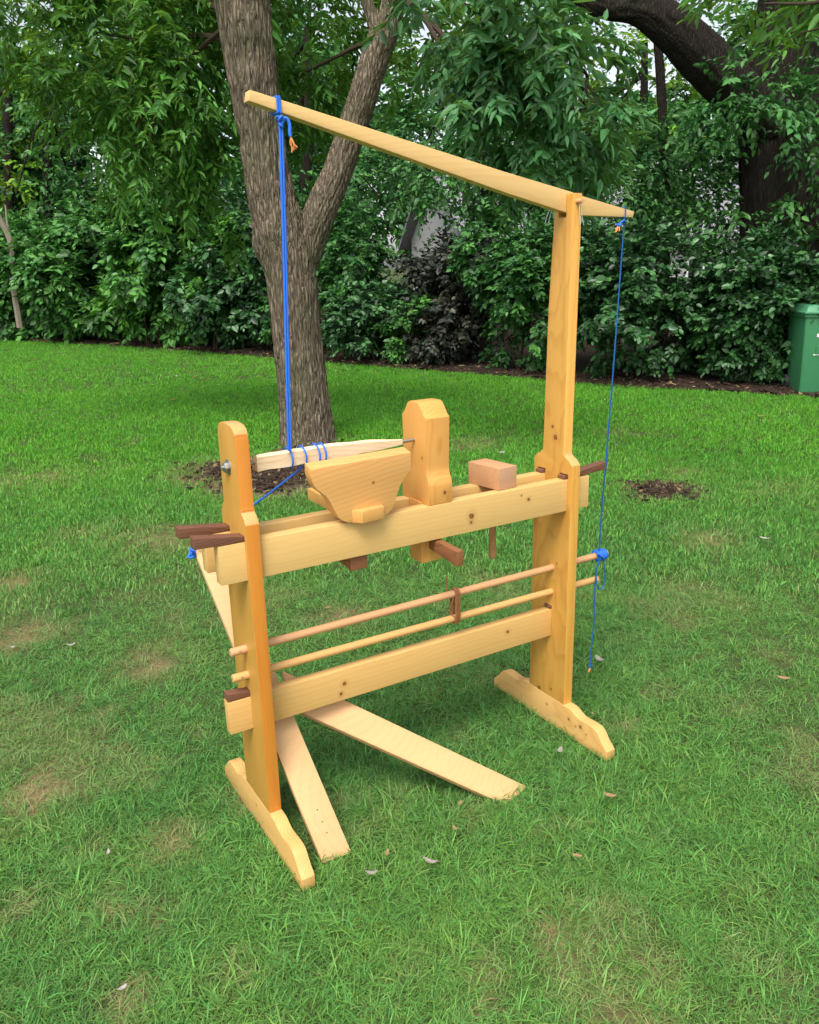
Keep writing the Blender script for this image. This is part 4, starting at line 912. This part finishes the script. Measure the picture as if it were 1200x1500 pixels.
rs = [(-HD-.5, HE-.35), (0, HR), (HD+.5, HE-.35), (HD+.5, HE-.2), (0, HR+.18), (-HD-.5, HE-.2)]
hput('roof', prism(rs, 0, -HW-.4, HW+.4), M_shi)
gl = plain('dark window glass', (.03, .035, .04), .08, 0, .6); wf = plain('white window frame', (.75, .75, .73), .5)
for xc in (-4, -1.2, 1.8, 4.4):
    w_o = hput('window', box(xc-.6, xc+.6, -HD-.02, -HD+.05, 1.0, 2.3), gl)
    for (a, b, c, d) in ((-.68, -.58, .92, 2.38), (.58, .68, .92, 2.38), (-.58, .58, .92, 1.0), (-.58, .58, 2.3, 2.38), (-.03, .03, 1.0, 2.3)):
        hput('frame', box(xc+a, xc+b, -HD-.06, -HD-.015, c, d), wf, w_o)

# ------------------------------------------------------------------ wheelie bin
gb = ground(1172, 581); bl = at(1172, 581, 11.05)
bin_c = gb+r2v*.30+f2*.32; bin_c[2] = 0
wb = empty('wheelie_bin', tuple(bin_c), 'green plastic wheelie bin with closed lid at the hedge edge', 'bin')
wb.matrix_world = Matrix.Translation(Vector(bin_c)) @ Matrix.Rotation(math.atan2(r2v[1], r2v[0])-.12, 4, 'Z')
M_bin = plain('green bin plastic', (.045, .20, .085), .45, 0, .4, .12, 25); M_lid = plain('green lid plastic', (.065, .24, .12), .45, 0, .4, .12, 25); M_rub = plain('black rubber', (.02, .02, .02), .7); M_prt = plain('white print', (.75, .78, .75), .6)
def bput(name, bm, mat, parent=wb, bevel=.012):
    o = bpy.data.objects.new(name, finish(bm, name, bevel, 3)); col.objects.link(o); o.parent = parent; o.data.materials.append(mat); return o
body = bput('body', hexa([(-.235, -.24, .02), (.235, -.24, .02), (.235, .22, .02), (-.235, .22, .02), (-.285, -.33, .95), (.285, -.33, .95), (.285, .33, .95), (-.285, .33, .95)]), M_bin, bevel=.03)
bput('rim', box(-.298, .298, -.345, .345, .93, .975), M_bin, body)
lid = bput('lid', hexa([(-.305, -.36, .976), (.305, -.36, .976), (.305, .35, .976), (-.305, .35, .976), (-.25, -.29, 1.075), (.25, -.29, 1.075), (.25, .33, 1.085), (-.25, .33, 1.085)]), M_lid, bevel=.02)
bput('lid_lip', box(-.312, .312, -.368, .352, .972, 1.0), M_lid, lid)
bput('handle', tube_bm([(-.2, .40, .96), (.2, .40, .96)], .015, 12), M_bin, body, 0)
for sx in (-.265, .265):
    wl = bput('wheel', tube_bm([(sx-.025, .22, .10), (sx+.025, .22, .10)], .10, 24), M_rub, wb, .008)
    bput('hub', tube_bm([(sx-.028, .22, .10), (sx+.028, .22, .10)], .035, 16), M_bin, wl, 0)
def on_front(x0, x1, z0, z1, t=.006):
    yf = lambda z: -.24-.09*(z-.02)/.93
    return hexa([(x0, yf(z0)-t, z0), (x1, yf(z0)-t, z0), (x1, yf(z0)+.01, z0), (x0, yf(z0)+.01, z0), (x0, yf(z1)-t, z1), (x1, yf(z1)-t, z1), (x1, yf(z1)+.01, z1), (x0, yf(z1)+.01, z1)])
bput('grip_recess', on_front(-.12, .12, .50, .60, .014), M_bin, body, .004)
bput('white_mark', on_front(-.14, .14, .485, .500), M_prt, body, .001)
bput('white_mark', on_front(-.13, -.09, .70, .74), M_prt, body, .001)

# ------------------------------------------------------------------ fallen leaves and petals on the lawn
def fallen(px, py, ln, wd, c, name, label, cat, group):
    p = ground(px, py); p[2] = .032; bm = bmesh.new(); n = 9; a = rng.uniform(0, 6.28)
    u = np.array([math.cos(a), math.sin(a), 0]); v = np.array([-u[1], u[0], 0]); curl = rng.uniform(.2, .5)*ln
    rows = []
    for i in range(n):
        t = i/(n-1); w = wd*math.sin(math.pi*min(max(t, .04), .97))**.7*.5; z = curl*(2*t-1)**2*.6
        rows.append([bm.verts.new(p+u*ln*(t-.5)+v*w*s_+np.array([0, 0, z+abs(s_)*w*.45+rng.normal(0, ln*.012)])) for s_ in (-1, -.5, 0, .5, 1)])
    for q, r_ in zip(rows, rows[1:]):
        for k in range(4): bm.faces.new((q[k], q[k+1], r_[k+1], r_[k]))
    me = finish(bm, name); o = bpy.data.objects.new(name, me); col.objects.link(o); me.transform(Matrix.Translation(Vector(-p))); o.location = p; me.materials.append(c)
    sm = o.modifiers.new('thick', 'SOLIDIFY'); sm.thickness = .0008
    return tag(o, label, cat, group)
M_dl = plain('dry tan leaf', (.27, .17, .085), .8, 0, .2, .3, 90); M_gl = plain('silvery dry leaf', (.26, .23, .19), .8, 0, .2, .3, 90); M_wp = plain('whitish petal', (.33, .31, .27), .7, 0, .2, .1, 90)
for px, py, ln, wd in ((568, 1264, .035, .014), (667, 1228, .03, .014), (845, 1268, .035, .016), (893, 1179, .05, .02), (674, 1190, .03, .014), (1146, 1005, .06, .03), (868, 1057, .02, .01), (480, 900, .05, .02), (270, 690, .05, .03), (195, 655, .08, .04), (285, 555, .12, .06), (255, 590, .12, .06), (1115, 615, .1, .05)):
    fallen(px, py, ln*.8, wd*.8, M_dl, 'fallen_leaf', 'small dry tan fallen leaf lying in the grass', 'leaf', 'dry fallen leaves on the lawn')
for px, py, ln, wd in ((631, 1277, .055, .020), (545, 1294, .045, .018), (878, 978, .07, .035), (820, 1113, .045, .022)):
    fallen(px, py, ln*.8, wd*.8, M_gl, 'fallen_leaf', 'curled silvery grey fallen leaf lying in the grass', 'leaf', 'silvery fallen leaves on the lawn')
for px, py, ln, wd in ((161, 1263, .03, .012), (182, 1464, .03, .014), (106, 955, .05, .02), (735, 669, .09, .05), (1120, 797, .08, .03), (258, 555, .1, .05), (21, 958, .03, .02)):
    fallen(px, py, ln*.8, wd*.8, M_wp, 'fallen_petal', 'small whitish petal lying on the lawn', 'petal', 'whitish petals on the lawn')
